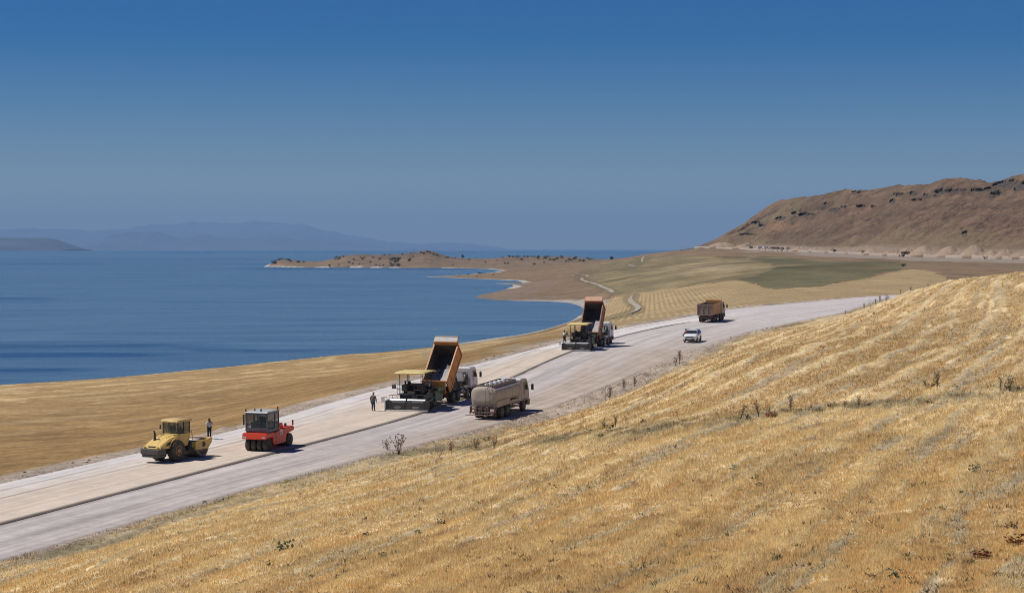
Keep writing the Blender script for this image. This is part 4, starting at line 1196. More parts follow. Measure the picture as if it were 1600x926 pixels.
# ------------------------------------------------------------------ tank truck
def tank_truck():
    r = empty('tank_truck', 'dust covered water tank truck parked on the grey gravel lane', 'tank truck')
    chassis(r, 8.1, (1.15, 2.5), (6.75,))
    truck_cab(r, 6.15, P_DUSTW)
    def ring(y, k=1.0, n=26):
        out = []
        for i in range(n):
            t = 2 * math.pi * i / n; c, s_ = math.cos(t), math.sin(t)
            out.append((math.copysign(abs(c) ** .62, c) * 1.22 * k, y, 2.08 + math.copysign(abs(s_) ** .72, s_) * .80 * k))
        return out
    t = MB(); t.loft([ring(-.20, .55), ring(-.17, .9), ring(-.08, .985), ring(.0), ring(5.75), ring(5.83, .97), ring(5.9, .6)])
    tank = t.build('tank', P_TANK, r)
    m = MB()
    for y in (.0, 1.9, 3.8, 5.7): m.loft([ring(y, 1.004), ring(y + .01, 1.018), ring(y + .06, 1.018), ring(y + .07, 1.004)])
    m.build('tank_band', P_TANK, tank)
    m = MB()
    for sx in (-1, 1): m.box(sx * .72, sx * .80, -.02, 5.8, 2.68, 3.02)
    m.box(-.72, .72, -.05, .03, 2.74, 3.05); m.box(-.72, .72, 5.75, 5.83, 2.74, 3.02); m.box(-.71, .71, .03, 5.75, 2.84, 2.87)
    cm = m.build('coaming', mat('brown walkway steel', (.16, .12, .10, 1), .6, dust=.35), tank, label='dusty brown walkway frame along the top of the tank')
    for k in range(5):
        m = MB(); m.cyl((-.05, .75 + k * 1.05, 2.95), .24, .14, 'z', 18); m.cyl((-.05, .75 + k * 1.05, 3.05), .17, .07, 'z', 14)
        m.box(.22, .42, .7 + k * 1.05, .85 + k * 1.05, 2.87, 3.02)
        hb = m.build('hatch', P_WHITE, cm)
        m = MB(); m.box(-.5, .5, 1.15 + k * 1.05, 1.32 + k * 1.05, 2.872, 2.94); m.build('hatch_clamp', P_BLK, hb)
    m = MB()                                                   # skirt under the tank
    for sx in (-1, 1): m.box(sx * 1.10, sx * 1.20, 0, 3.2, 1.10, 1.62)
    m.box(-1.15, 1.15, .0, 5.8, 1.04, 1.32); m.box(-1.18, 1.18, -.04, .06, 1.08, 1.5)
    m.build('skirt', P_TANK, r, bevel=.03)
    m = MB()                                                   # ladder at the tail
    for x in (.22, .58): m.tube([(x, -.38, 1.0), (x, -.38, 2.6), (x, -.1, 3.2), (x, .3, 3.2), (x, .35, 3.0)], .02)
    for z in np.arange(1.15, 3.0, .28): m.tube([(.22, -.38 + max(0, z - 2.6) * .45, z), (.58, -.38 + max(0, z - 2.6) * .45, z)], .016)
    m.build('ladder', P_RIM, r)
    m = MB()                                                   # spray gear and bumper
    m.box(-1.22, 1.22, -.62, -.50, .62, .74); m.box(-1.2, 1.2, -.5, -.42, .98, 1.04)
    for x in (-1.15, -.6, -.1, .5, 1.1): m.box(x - .04, x + .04, -.55, -.2, .66, 1.2)
    m.tube([(-1.5, -.75, .45), (1.4, -.75, .45)], .035); m.box(-1.2, 1.2, -.5, .2, .9, .96)
    for k in range(9): m.tube([(-1.1 + k * .27, -.45, .95), (-1.05 + k * .27, -.5, .7), (-1.12 + k * .27, -.7, .5)], .025)
    m.cyl((-.3, -.3, .75), .16, .4, 'x', 12); m.cyl((.2, -.3, .8), .13, .3, 'y', 12)
    m.build('spray_bar', mat('rusty pipework', (.12, .065, .05, 1), .7, dust=.25), r)
    m = MB(); m.box(.75, 1.1, -.655, -.63, .78, .98); m.build('number_plate', P_PLATE, r)
    for sx in (-1, 1):
        m = MB(); m.box(sx * 1.0 - .15, sx * 1.0 + .15, -.66, -.625, .63, .73); m.build('tail_light', P_LAMP_R, r)
    m = MB()
    for sx in (-1, 1):
        for z in (.62, .9): m.box(sx * 1.14, sx * 1.18, 3.3, 5.7, z, z + .1)
        for y in (3.4, 4.5, 5.6): m.box(sx * 1.1, sx * 1.14, y, y + .06, .6, 1.2)
    m.build('side_guard', P_RIM, r)
    m = MB(); m.cyl((.75, 4.0, .8), .26, .9, 'y', 14); m.box(-1.05, -.5, 3.4, 4.9, .55, 1.05); m.build('fuel_tank', P_DARK, r)
    return r
tk = tank_truck()
x, y = at_road(761, 655, False)
place(tk, x - .2, y, 20, False); tk.scale = (1.05, 1.05, 1.04)

# ------------------------------------------------------------------ yellow single drum roller
def soil_roller():
    r = empty('single_drum_roller', 'yellow single drum roller with glazed cab and black exhaust on the tan strip', 'road roller')
    for sx in (-1, 1): wheel(r, sx * .84, 0, .77, .56, side=sx, rim=P_YELRIM, rimr=.48, seg=32)
    for sx in (-1, 1):                                          # tread lugs
        m = MB()
        for k in range(22):
            t = 2 * math.pi * k / 22; Mx = Matrix.Translation((sx * .84, 0, .77)) @ Matrix.Rotation(t, 4, 'X')
            m.box(-.26, .02, -.035, .035, .745, .785, Mx); m.box(.02, .26, .06, .13, .745, .785, Mx)
        m.build('tread', P_TYRE, r)
    m = MB(); m.cyl((0, 0, .77), .16, 1.2, 'x', 12); m.box(-.5, .5, -1.6, 1.15, .55, .85); m.build('rear_frame', P_DARK, r)
    # counterweight bumper
    m = MB()
    m.prism([(-1.12, -1.45), (-1.12, -1.75), (-.85, -2.1), (.85, -2.1), (1.12, -1.75), (1.12, -1.45)], .62, 1.02, 'z')
    m.prism([(-1.0, -1.45), (-1.0, -1.75), (-.8, -1.98), (.8, -1.98), (1.0, -1.75), (1.0, -1.45)], .40, .62, 'z')
    m.build('counterweight', P_DARK, r, bevel=.05)
    # bonnet, falling to the tail
    hood = MB()
    side = [(.55, 1.0), (.55, 1.86), (.1, 1.90), (-.7, 1.70), (-1.3, 1.45), (-1.72, 1.26), (-1.85, 1.03), (-1.2, 1.0)]
    secs = []
    for x, k in ((-.86, -.14), (-.74, 0.0), (.74, 0.0), (.86, -.14)):
        secs.append([(x, yy, zz + (k if zz > 1.1 else 0)) for yy, zz in side])
    hood.loft(secs)
    for f in hood.bm.faces: f.smooth = False
    hd = hood.build('bonnet', P_YEL, r, bevel=.04)
    m = MB()
    for sx in (-1, 1):
        a = sx * .862
        m.quad((a, -.55, 1.28), (a, -1.25, 1.18), (a, -1.0, 1.42), (a, -.45, 1.52), .012 * sx)
        m.quad((sx * .56, -.05, 1.905), (sx * .70, -.05, 1.905), (sx * .70, .45, 1.89), (sx * .56, .45, 1.89), .012)
    m.box(-.34, .34, -1.80, -1.775, 1.10, 1.22)
    m.build('vent', P_BLK, hd)
    for x in (-.72, .56):
        m = MB(); m.box(x, x + .18, -1.86, -1.83, 1.04, 1.18); m.build('tail_light', mat('amber lamp lens', (.45, .30, .05, 1), .3), hd)
    m = MB(); m.box(-.01, .02, -1.75, .3, 1.915, 1.918); m.quad((-.4, -.65, 1.725), (-.37, -.65, 1.725), (-.37, .1, 1.915), (-.4, .1, 1.915), .01); m.quad((.40, -.65, 1.725), (.43, -.65, 1.725), (.43, .1, 1.915), (.40, .1, 1.915), .01)
    m.build('bonnet_seam', P_BLK, hd)
    m = MB(); m.tube([(-.42, -.95, 1.55), (-.42, -.95, 2.02), (-.42, -1.0, 2.2), (-.42, -1.12, 2.32)], [.085, .085, .06, .055], 12); m.cyl((-.42, -.95, 1.64), .12, .12, 'z', 12); m.build('exhaust', P_BLK, r)
    for sx in (-1, 1):                                          # mudguards
        m = MB()
        arc = [(-.95 * math.cos(t), .77 + .93 * math.sin(t)) for t in np.linspace(.35, 2.2, 10)]
        inn = [(-.86 * math.cos(t), .77 + .85 * math.sin(t)) for t in np.linspace(.35, 2.2, 10)][::-1]
        m.prism(arc + inn, sx * .60, sx * .92)
        m.build('mudguard', P_YEL, r)
    # cab
    cb = MB(); cb.prism([(.35, 1.05), (.35, 1.95), (1.75, 1.95), (1.75, 1.55), (1.45, 1.0)], -.74, .74)
    cab = cb.build('cab', P_YEL, r, bevel=.03)
    for x in (-.72, .72):
        for y in (.38, 1.05, 1.72):
            m = MB(); m.box(x - .035, x + .035, y - .035, y + .035, 1.95, 2.86); m.build('cab_post', P_BLK, cab)
    for nm, a in (('rear_window', ((-.68, .36, 2.0), (.68, .36, 2.0), (.68, .36, 2.82), (-.68, .36, 2.82))), ('windscreen', ((-.68, 1.73, 1.98), (.68, 1.73, 1.98), (.68, 1.73, 2.82), (-.68, 1.73, 2.82)))):
        m = MB(); m.quad(*a, .01); m.build(nm, P_PANE, cab)
    for sx in (-1, 1):
        m = MB(); m.quad((sx * .735, .42, 1.97), (sx * .735, 1.0, 1.97), (sx * .735, 1.0, 2.82), (sx * .735, .42, 2.82), .008); m.quad((sx * .735, 1.1, 1.97), (sx * .735, 1.68, 1.97), (sx * .735, 1.68, 2.82), (sx * .735, 1.1, 2.82), .008)
        m.build('side_window', P_PANE, cab)
    m = MB(); m.box(-.28, .28, .65, 1.15, 1.9, 2.05); m.box(-.26, .26, .60, .72, 2.0, 2.5); m.box(-.3, .3, 1.45, 1.65, 1.9, 2.25); m.build('seat', P_BLK, cab, bevel=.03)
    rf = MB(); secs = []
    for y, dz, k in ((.18, -.08, .98), (.25, 0, 1), (1.0, .03, 1), (1.85, 0, 1), (1.95, -.08, .98)):
        secs.append([(-.86 * k, y, 2.88 + dz), (-.80 * k, y, 2.98 + dz), (.80 * k, y, 2.98 + dz), (.86 * k, y, 2.88 + dz), (.8 * k, y, 2.84 + dz * .3), (-.8 * k, y, 2.84 + dz * .3)])
    rf.loft(secs); rf.build('roof', mat('faded yellow roof paint', (.68, .47, .16, 1), .5, dust=.15), cab)
    for sx in (-1, 1):
        m = MB(); m.tube([(sx * .8, .45, 2.5), (sx * 1.0, .38, 2.55), (sx * 1.0, .38, 2.3)], .015); m.box(sx * .98 - .06, sx * .98 + .06, .33, .36, 2.25, 2.6)
        m.build('mirror', P_BLK, cab)
    # front yoke and drum
    m = MB(); m.box(-.3, .3, 1.1, 2.0, .62, 1.0); m.box(-.75, .75, 1.75, 2.15, .55, 1.25); m.build('articulation', P_DARK, r, bevel=.04)
    m = MB()
    for sx in (-1, 1):
        m.prism([(1.95, .62), (1.95, 1.22), (2.15, 1.32), (3.35, 1.32), (3.75, 1.42), (3.95, 1.42), (3.9, 1.05), (3.45, .62)], sx * 1.0, sx * 1.13)
    m.box(-1.0, 1.0, 1.95, 2.12, .75, 1.25); m.box(-1.0, 1.0, 3.78, 3.94, 1.05, 1.42)
    m.build('drum_frame', P_YEL, r, bevel=.02)
    for sx in (-1, 1):
        m = MB(); m.prism([(2.75, .80), (2.75, 1.16), (3.0, 1.16), (3.13, 1.05), (3.13, .90), (3.0, .80)], sx * 1.132, sx * 1.142)
        m.build('frame_opening', P_BLK, r)
    m = MB(); m.box(-.98, .98, 2.13, 2.4, 1.18, 1.28); m.prism([(2.0, 1.25), (2.4, 1.30), (2.35, .9), (2.1, .9)], -.9, .9); m.build('deck', P_DARK, r)
    d = MB(); d.lathe((0, 2.96, .75), [(-.98, .5), (-.98, .72), (-.95, .75), (.95, .75), (.98, .72), (.98, .5), (.9, .48), (.9, .2)], seg=48)
    d.build('drum', mat('worn drum steel', (.14, .12, .11, 1), .5, metal=.4, dust=.4), r)
    m = MB()
    for sx in (-1, 1):
        m.tube([(sx * .80, .95, .62), (sx * .80, .95, 1.05)], .03); m.box(min(sx * .72, sx * 1.0), max(sx * .72, sx * 1.0), .93, 1.25, .58, .62); m.tube([(sx * .8, 1.72, 1.1), (sx * .9, 1.9, 1.5), (sx * .85, 1.75, 2.2)], .018)
    m.build('step', P_DARK, r)
    return r
P_PANE = mat('greenish cab glass', (.10, .13, .12, 1), .06, var=.1)
def make_pane():
    t = P_PANE.node_tree; b = t.nodes['Principled BSDF']
    b.inputs['Transmission Weight'].default_value = .0
    b.inputs['Alpha'].default_value = .35
make_pane()
sr = soil_roller()
x, y = at_road(262, 718.5, True)
place(sr, x, y, 31, True); sr.scale = (1.03, 1.0, 1.03)

# ------------------------------------------------------------------ red pneumatic roller
def tyre_roller():
    r = empty('pneumatic_roller', 'red pneumatic tyred roller with slate grey cab on the tan strip', 'road roller')
    for x in (-.77, -.26, .26, .77): wheel(r, x, -1.75, .53, .36, side=1 if x > 0 else -1, rimr=.5, rim=P_BLK)
    for x in (-.90, -.45, 0.0, .45, .90): wheel(r, x, 1.95, .53, .34, side=1 if x >= 0 else -1, rimr=.5, rim=P_BLK)
    m = MB(); m.cyl((0, -1.75, .53), .1, 1.6, 'x', 10); m.cyl((0, 1.95, .53), .1, 1.8, 'x', 10); m.box(-.8, .8, -2.2, -1.3, .95, 1.12); m.build('axle', P_BLK, r)
    m = MB()
    m.prism([(-.95, .42), (-1.15, .62), (-1.15, 1.42), (1.35, 1.62), (2.55, 1.60), (2.75, 1.5), (2.75, 1.22), (1.9, 1.12), (1.35, 1.05), (1.2, .50), (1.1, .42)], -1.04, 1.04)
    bd = m.build('body', P_RED, r, bevel=.04)
    m = MB(); m.box(-1.06, 1.06, -2.42, -1.15, 1.10, 1.48); m.prism([(-2.5, 1.08), (-2.42, 1.48), (-2.40, 1.48), (-2.40, 1.0)], -1.06, 1.06)
    m.build('front_box', P_RED, r, bevel=.04)
    for sx in (-1, 1):
        m = MB(); m.box(sx * .82 - .14, sx * .82 + .14, -2.52, -2.49, 1.1, 1.22); m.build('headlight', P_LAMP_W, r)
        m = MB()
        for k, z in enumerate((1.28, .95, .62)): m.box(sx * 1.042, sx * 1.052, -.78 + .0 * k, -.55, z, z + .1)
        m.build('body_slot', P_BLK, bd)
        m = MB(); m.box(sx * 1.042, sx * 1.052, .02, .55, 1.12, 1.52); pl = m.build('maker_plate', P_PLATE, bd)
        m = MB()
        for k in range(5): m.box(sx * 1.053, sx * 1.058, .08 + k * .085, .14 + k * .085, 1.20, 1.27)
        m.prism([(.2, 1.32), (.28, 1.45), (.36, 1.32)], sx * 1.053, sx * 1.058)
        m.build('plate_lettering', P_INK, pl)
        m = MB(); m.cyl((sx * 1.045, 1.05, 1.42), .11, .012, 'x', 16); m.build('round_emblem', mat('pale red emblem', (.62, .22, .16, 1), .5), bd)
    # bonnet at the far end
    m = MB(); m.prism([(.55, 1.5), (.55, 2.02), (.95, 2.02), (1.10, 1.62)], -.85, .85); m.build('bonnet_hump', P_RED, r, bevel=.03)
    m = MB(); m.cyl((-.1, 2.1, 1.78), .09, .34, 'z', 12); m.cyl((.72, 1.75, 1.74), .10, .26, 'z', 12); m.build('exhaust', P_BLK, r)
    m = MB(); m.box(.88, 1.0, 2.66, 2.72, 1.62, 2.05); m.box(-1.0, -.88, 2.66, 2.72, 1.62, 2.05); m.build('light_post', P_LAMP_R, r)
    # cab over the near axle
    cb = MB(); cb.prism([(-2.0, 1.5), (-2.05, 1.72), (-2.05, 1.75), (.12, 1.75), (.12, 1.5)], -.95, .95)
    cb.box(-.93, .93, -.55, .1, 1.5, 2.05); cab = cb.build('cab', P_GREYCAB, r, bevel=.02)
    m = MB()
    for x in (-.92, .92):
        m.box(x - .055, x + .055, -2.05, -1.93, 1.6, 2.88); m.box(x - .05, x + .05, -.02 - .62, .08 - .62, 1.7, 2.88); m.box(x - .045, x + .045, .02, .11, 1.7, 2.88)
        m.box(x - .04, x + .04, -2.0, .08, 2.78, 2.88); m.box(x - .04, x + .04, -2.0, -.6, 2.03, 2.08)
    m.box(-.92, .92, -2.04, -1.96, 2.76, 2.88); m.box(-.92, .92, -2.04, -1.98, 1.74, 1.84); m.box(.28, .33, -2.03, -1.98, 1.8, 2.8); m.box(-.92, .92, .04, .10, 2.0, 2.12)
    m.build('cab_frame', P_GREYCAB, cab)
    for nm, a in (('windscreen', ((-.87, -2.0, 1.84), (.87, -2.0, 1.84), (.87, -2.0, 2.78), (-.87, -2.0, 2.78))), ('rear_window', ((-.87, .07, 2.1), (.87, .07, 2.1), (.87, .07, 2.78), (-.87, .07, 2.78)))):
        m = MB(); m.quad(*a, .008); m.build(nm, P_PANE, cab)
    for sx in (-1, 1):
        m = MB(); m.quad((sx * .93, -1.93, 1.8), (sx * .93, -.66, 1.8), (sx * .93, -.66, 2.78), (sx * .93, -1.93, 2.78), .006); m.quad((sx * .93, -.55, 2.06), (sx * .93, .02, 2.06), (sx * .93, .02, 2.78), (sx * .93, -.55, 2.78), .006)
        m.build('side_window', P_PANE, cab)
    m = MB(); m.box(-.85, .85, -1.35, .0, 1.75, 2.18); m.box(-.3, .3, -1.0, -.85, 2.1, 2.55); m.box(-.35, .2, -1.85, -1.55, 1.75, 2.0); m.build('seat', P_BLK, cab, bevel=.04)
    rf = MB(); rf.prism([(-2.12, 2.89), (-2.02, 2.99), (.08, 2.99), (.18, 2.89)], -1.0, 1.0); roof = rf.build('roof', mat('pale dusty roof', (.42, .44, .44, 1), .5, dust=.3), cab, bevel=.03)
    for x, y, hh in ((-.45, -1.4, .14), (.35, -1.9, .2), (.9, .0, .2), (-.95, -2.0, .16)):
        m = MB(); m.cyl((x, y, 2.99 + hh / 2), .06, hh, 'z', 10); m.build('beacon', P_BLK, roof)
    m = MB(); m.box(-1.22, -1.12, -2.0, -1.9, 2.02, 2.75); m.tube([(-.95, -1.95, 2.7), (-1.2, -1.95, 2.7)], .02); m.tube([(-.95, -1.95, 2.1), (-1.2, -1.95, 2.1)], .02); m.build('mirror', P_BLK, cab)
    m = MB()
    m.tube([(-.9, -2.3, 1.48), (-.9, -2.3, 1.7), (.9, -2.3, 1.7), (.9, -2.3, 1.48)], .02)
    m.build('handrail', P_DARK, r)
    cab.scale.z = 1.13; cab.location.z = -1.5 * .13
    return r
tr_ = tyre_roller()
x, y = at_road(417, 700, True)
place(tr_, x + .1, y, 19, True)

# ------------------------------------------------------------------ white car
def suv():
    r = empty('car', 'white car with roof rails parked facing us on the gravel', 'car')
    st = [(2.12, .62, .42, .80, .66, .80), (2.05, .80, .30, .90, .80, .92), (1.85, .88, .26, 1.0, .84, 1.02), (1.1, .90, .26, 1.08, .84, 1.12),
          (.95, .90, .26, 1.10, .80, 1.16), (.35, .90, .26, 1.10, .68, 1.58), (-.1, .90, .26, 1.10, .66, 1.64), (-1.2, .90, .26, 1.12, .66, 1.62), (-1.75, .89, .28, 1.12, .64, 1.54), (-2.05, .86, .34, 1.10, .66, 1.16), (-2.17, .80, .42, .95, .66, 1.02)]
    m = MB(); secs = []
    for y, w, z0, zb, wt, zt in st:
        secs.append([(-w * .93, y, z0), (-w, y, z0 + .2), (-w, y, zb - .12), (-w * .965, y, zb), (-wt, y, zt - .04), (-wt * .85, y, zt), (wt * .85, y, zt), (wt, y, zt - .04), (w * .965, y, zb), (w, y, zb - .12), (w, y, z0 + .2), (w * .93, y, z0)])
    m.loft(secs)
    body = m.build('body', P_WHITE2, r)
    m = MB(); m.quad((-.76, .93, 1.185), (.76, .93, 1.185), (.63, .39, 1.57), (-.63, .39, 1.57), -.03); m.build('windscreen', P_GLASS, body)
    for sx in (-1, 1):
        for (ya, yb2, yc, yd) in ((.72, -.28, -.28, .30), (-.36, -1.25, -1.25, -.36), (-1.33, -1.78, -1.68, -1.33)):
            m = MB()
            x1, x2 = sx * .885, sx * .70
            m.quad((x1, ya, 1.12), (x1, yb2, 1.12), (x2, yc, 1.53), (x2, yd, 1.53), -.02 * sx); m.build('side_window', P_GLASS, body)
        m = MB(); m.tube([(sx * .62, .2, 1.60), (sx * .64, .1, 1.70), (sx * .64, -1.5, 1.68), (sx * .62, -1.65, 1.6)], .022); m.build('roof_rail', P_DARK, body)
        m = MB(); m.box(sx * .92, sx * 1.08, .62, .72, 1.08, 1.22); m.build('mirror', P_BLK, body, bevel=.03)
        m = MB(); m.quad((sx * .86, 1.96, .78), (sx * .55, 2.13, .76), (sx * .55, 2.12, .90), (sx * .86, 1.93, .93), -.02 * sx); m.build('headlight', P_LAMP_W, body)
        for y in (1.32, -1.33): wheel(r, sx * .82, y, .34, .22, side=sx, rimr=.62)
        m = MB()
        for y in (1.32, -1.33):
            arc = [(y - .42 * math.cos(t), .34 + .42 * math.sin(t)) for t in np.linspace(0, math.pi, 12)]; inn = [(y - .35 * math.cos(t), .34 + .35 * math.sin(t)) for t in np.linspace(0, math.pi, 12)][::-1]
            m.prism(arc + inn, sx * .88, sx * .925)
        m.box(min(sx * .88, sx * .92), max(sx * .88, sx * .92), -.92, .9, .26, .42); m.build('cladding', P_BLK, body)
    m = MB(); m.box(-.52, .52, 2.10, 2.15, .76, .88); m.build('grille', P_BLK, body)
    m = MB(); m.prism([(-.84, 1.95), (-.6, 2.16), (.6, 2.16), (.84, 1.95), (.8, 1.8), (-.8, 1.8)], .28, .58, 'z'); bp = m.build('front_bumper', P_BLK, body, bevel=.03)
    m = MB(); m.box(-.26, .26, 2.165, 2.18, .50, .61); m.build('number_plate', P_PLATE, bp)
    return r
cr = suv()
x, y = at_road(1082, 534, False)
place(cr, x, y, 180 + 16, False); CARX, CARY = x, y
cr.location.z = road_z(x, y, False)
cr.rotation_euler.x *= 1
# ------------------------------------------------------------------ people
def skin_mesh(name, chains, material, parent=None, sub=2):
    """chains: lists of (x, y, z, r); joined where a chain starts on an existing joint"""
    me = bpy.data.meshes.new(name); V = []; E = []; Rr = []; idx = {}
    for ch in chains:
        prev = None
        for (x, y, z, r) in ch:
            k = (round(x, 3), round(y, 3), round(z, 3))
            if k not in idx: idx[k] = len(V); V.append((x, y, z)); Rr.append(r)
            if prev is not None and prev != idx[k]: E.append((prev, idx[k]))
            prev = idx[k]
    me.from_pydata(V, E, []); me.materials.append(material)
    o = bpy.data.objects.new(name, me); COL.objects.link(o)
    m = o.modifiers.new('skin', 'SKIN'); m.use_smooth_shade = True
    for i, sv in enumerate(me.skin_vertices[0].data): sv.radius = (Rr[i], Rr[i]); sv.use_root = (i == 0)
    s_ = o.modifiers.new('sub', 'SUBSURF'); s_.levels = sub; s_.render_levels = sub
    dg = bpy.context.evaluated_depsgraph_get()
    nm = bpy.data.meshes.new_from_object(o.evaluated_get(dg))
    o.modifiers.clear(); o.data = nm; bpy.data.meshes.remove(me); nm.name = name
    if parent: o.parent = parent
    return o
SKIN_ = mat('sun browned skin', (.30, .17, .11, 1), .55, var=.05)
HAIR_ = mat('dark hair', (.018, .014, .012, 1), .8)
def cloth(n, c): return mat(n, c + (1,), .85, var=.15, vscale=8)
def hand(pts, base, d, s=1.0):
    """five short finger chains rooted in the palm, closing along d"""
    x, y, z = base; d = Vector(d).normalized(); side = d.cross(Vector((0, 1, 0.2))).normalized(); out = []
    for k, (o_, L) in enumerate(((-.030, .065), (-.010, .078), (.010, .074), (.030, .058))):
        p = Vector(base) + side * o_
        a = p + d * .05; b = a + d * L * .6; c = b + d * L * .4 + Vector((0, .012, 0))
        out.append([(*a, .010), (*b, .009), (*c, .008)])
    p = Vector(base) - side * .035; a = p + d * .01 - side * .02; b = a + d * .04 - side * .01
    out.append([(*p, .012), (*a, .011), (*b, .009)])
    return out
def person(label, loc, head_deg, pose='stand', top=(.3, .3, .3), legs=(.05, .06, .09), cap=None, backpack=None, scale=1.0):
    """facing +Y before it is turned"""
    r = empty('person', label, 'person')
    S0 = (0, 0, .98, .145)
    lf = -.10; rf = .10; ly, ry = (.0, .05)
    if pose == 'walk': ly, ry = -.12, .18
    if pose == 'sit': pass
    lean = .28 if pose == 'lean' else (.06 if pose == 'walk' else 0)
    ch = (0, lean * .7, 1.22, .15); sh = (0, lean, 1.40, .15); nk = (0, lean + .015, 1.50, .058); hd = (0, lean + .04, 1.60, .095); ht = (0, lean + .05, 1.70, .085)
    if pose == 'sit':
        L_ = [(-.09, .02, .98, .10), (-.12, .42, .96, .075), (-.12, .48, .56, .052), (-.12, .60, .50, .035)]
        R_ = [(.09, .02, .98, .10), (.12, .42, .96, .075), (.12, .48, .56, .052), (.12, .60, .50, .035)]
    else:
        L_ = [(-.09, .0, .92, .10), (lf, ly * .5 + .03, .50, .068), (lf, ly - .01, .10, .045), (lf, ly + .12, .035, .040), (lf, ly + .18, .03, .03)]
        R_ = [(.09, .0, .92, .10), (rf, ry * .5 + .03, .50, .068), (rf, ry - .01, .10, .045), (rf + .02, ry + .12, .035, .040), (rf + .02, ry + .18, .03, .03)]
    if pose == 'photo':      # both hands raised in front of the face
        A = {-1: [(-.19, lean, 1.39, .062), (-.30, .10, 1.18, .047), (-.10, .30, 1.44, .034)], 1: [(.19, lean, 1.39, .062), (.30, .10, 1.18, .047), (.10, .30, 1.44, .034)]}
        dirs = {-1: (0.2, .1, 1), 1: (-.2, .1, 1)}
    elif pose == 'sit' or pose == 'lean':
        A = {-1: [(-.19, lean, 1.39, .062), (-.26, lean + .08, 1.12, .047), (-.18, lean + .34, 1.12, .034)], 1: [(.19, lean, 1.39, .062), (.26, lean + .08, 1.12, .047), (.18, lean + .34, 1.12, .034)]}
        dirs = {-1: (0, 1, -.2), 1: (0, 1, -.2)}
    else:
        A = {-1: [(-.20, lean, 1.39, .062), (-.27, lean - .03, 1.12, .047), (-.27, lean + .06, .88, .034)], 1: [(.20, lean, 1.39, .062), (.29, lean + .02, 1.12, .047), (.33, lean + .10, .90, .034)]}
        dirs = {-1: (0, .1, -1), 1: (.1, .15, -1)}
    chains = [[S0, ch, sh, nk, hd, ht], [S0] + L_, [S0] + R_]
    for s in (-1, 1):
        w = A[s][-1]; d = Vector(dirs[s]).normalized()
        palm = (w[0] + d.x * .08, w[1] + d.y * .08, w[2] + d.z * .08, .034)
        chains.append([sh] + A[s] + [palm])
        for f in hand(None, palm[:3], d): chains.append([palm] + f)
    # nose and ears
    chains.append([hd, (0, hd[1] + .105, 1.60, .014)])
    for s in (-1, 1): chains.append([hd, (s * .088, hd[1], 1.60, .018)])
    body = skin_mesh('body', chains, SKIN_, r)
    g = 1.13
    up = lambda c, k=.018: [(x, y, z, q + k) for (x, y, z, q) in c]
    shirt = [up([(0, lean * .1, .93, .150), ch, sh]), up([sh] + A[-1][:2] + [tuple(np.array(A[-1][1]) * .3 + np.array(A[-1][2]) * .7)]), up([sh] + A[1][:2] + [tuple(np.array(A[1][1]) * .3 + np.array(A[1][2]) * .7)])]
    shirt[1][0] = shirt[0][-1]; shirt[2][0] = shirt[0][-1]
    skin_mesh('shirt', shirt, cloth('shirt cloth %g %g %g' % top, top), r)
    nleg = 3
    tr = [up([S0] + L_[:nleg], .016), up([S0] + R_[:nleg], .016)]
    skin_mesh('trousers', tr, cloth('trouser cloth %g %g %g' % legs, legs), r)
    sh_ = [up(L_[nleg - 1:], .012)]; skin_mesh('shoe', sh_, P_BLK, r); skin_mesh('shoe', [up(R_[nleg - 1:], .012)], P_BLK, r)
    if cap: skin_mesh('cap', [[(0, hd[1] - .01, 1.655, .104), (0, hd[1], 1.71, .088)], [(0, hd[1] - .01, 1.655, .104), (0, hd[1] + .15, 1.645, .05)]], cloth('cap cloth', cap), r)
    else: skin_mesh('hair', [[(0, hd[1] - .02, 1.625, .098), (0, hd[1] - .01, 1.705, .088)], [(0, hd[1] - .02, 1.625, .098), (0, hd[1] - .045, 1.57, .075)]], HAIR_, r)
    e = MB()
    for s in (-1, 1): e.lathe((s * .034, hd[1] + .088, 1.615), [(-.008, .004), (0, .011), (.008, .004)], 'y', 8)
    e.build('eyes', P_BLK, r)
    m = MB(); m.box(-.022, .022, hd[1] + .080, hd[1] + .092, 1.553, 1.559); m.build('mouth', mat('lips', (.25, .10, .08, 1), .5), r)
    if pose == 'photo':
        ph = MB(); ph.box(-.045, .045, .325, .335, 1.50, 1.62); o = ph.build('phone', P_BLK); tag(o, 'small black phone held up by the person behind the yellow roller', 'phone')
        o.location = loc; o.rotation_euler = (0, 0, -R(head_deg))
    r.location = loc; r.rotation_euler = (0, 0, -R(head_deg)); r.scale = (scale,) * 3
    return r
x, y = at_road(327, 685.5, True)
person('person in a pale top and dark trousers holding a phone up behind the yellow roller', (x, y, road_z(x, y)), 165, 'photo', (.42, .42, .48), (.018, .018, .025))
x, y = at_road(583, 641.5, True)
person('person in grey jacket, blue jeans and white cap walking left of the nearer paver', (x, y, road_z(x, y)), 25, 'stand', (.10, .11, .10), (.03, .045, .075), cap=(.62, .62, .60))
Mp = matrix_of(pv1); p = Mp @ Vector((-.8, .98, .98))
person('person seated at the controls under the yellow canopy of the nearer paver', (p.x, p.y, p.z), 15, 'sit', (.03, .03, .035), (.03, .03, .04))
bpy.context.view_layer.update()
p = pv2.matrix_world @ Vector((-1.85, -.45, .72 * 1.38))
person('person in a white shirt standing on the screed of the farther paver', (p.x, p.y, p.z), 40, 'stand', (.60, .58, .55), (.02, .02, .03), scale=.97)
Mc = matrix_of(cr); p = Mc @ Vector((1.12, .15, 0))
person('person in a red shirt leaning at the far side of the white car', (p.x, p.y, p.z), 60, 'lean', (.42, .02, .02), (.02, .02, .03))

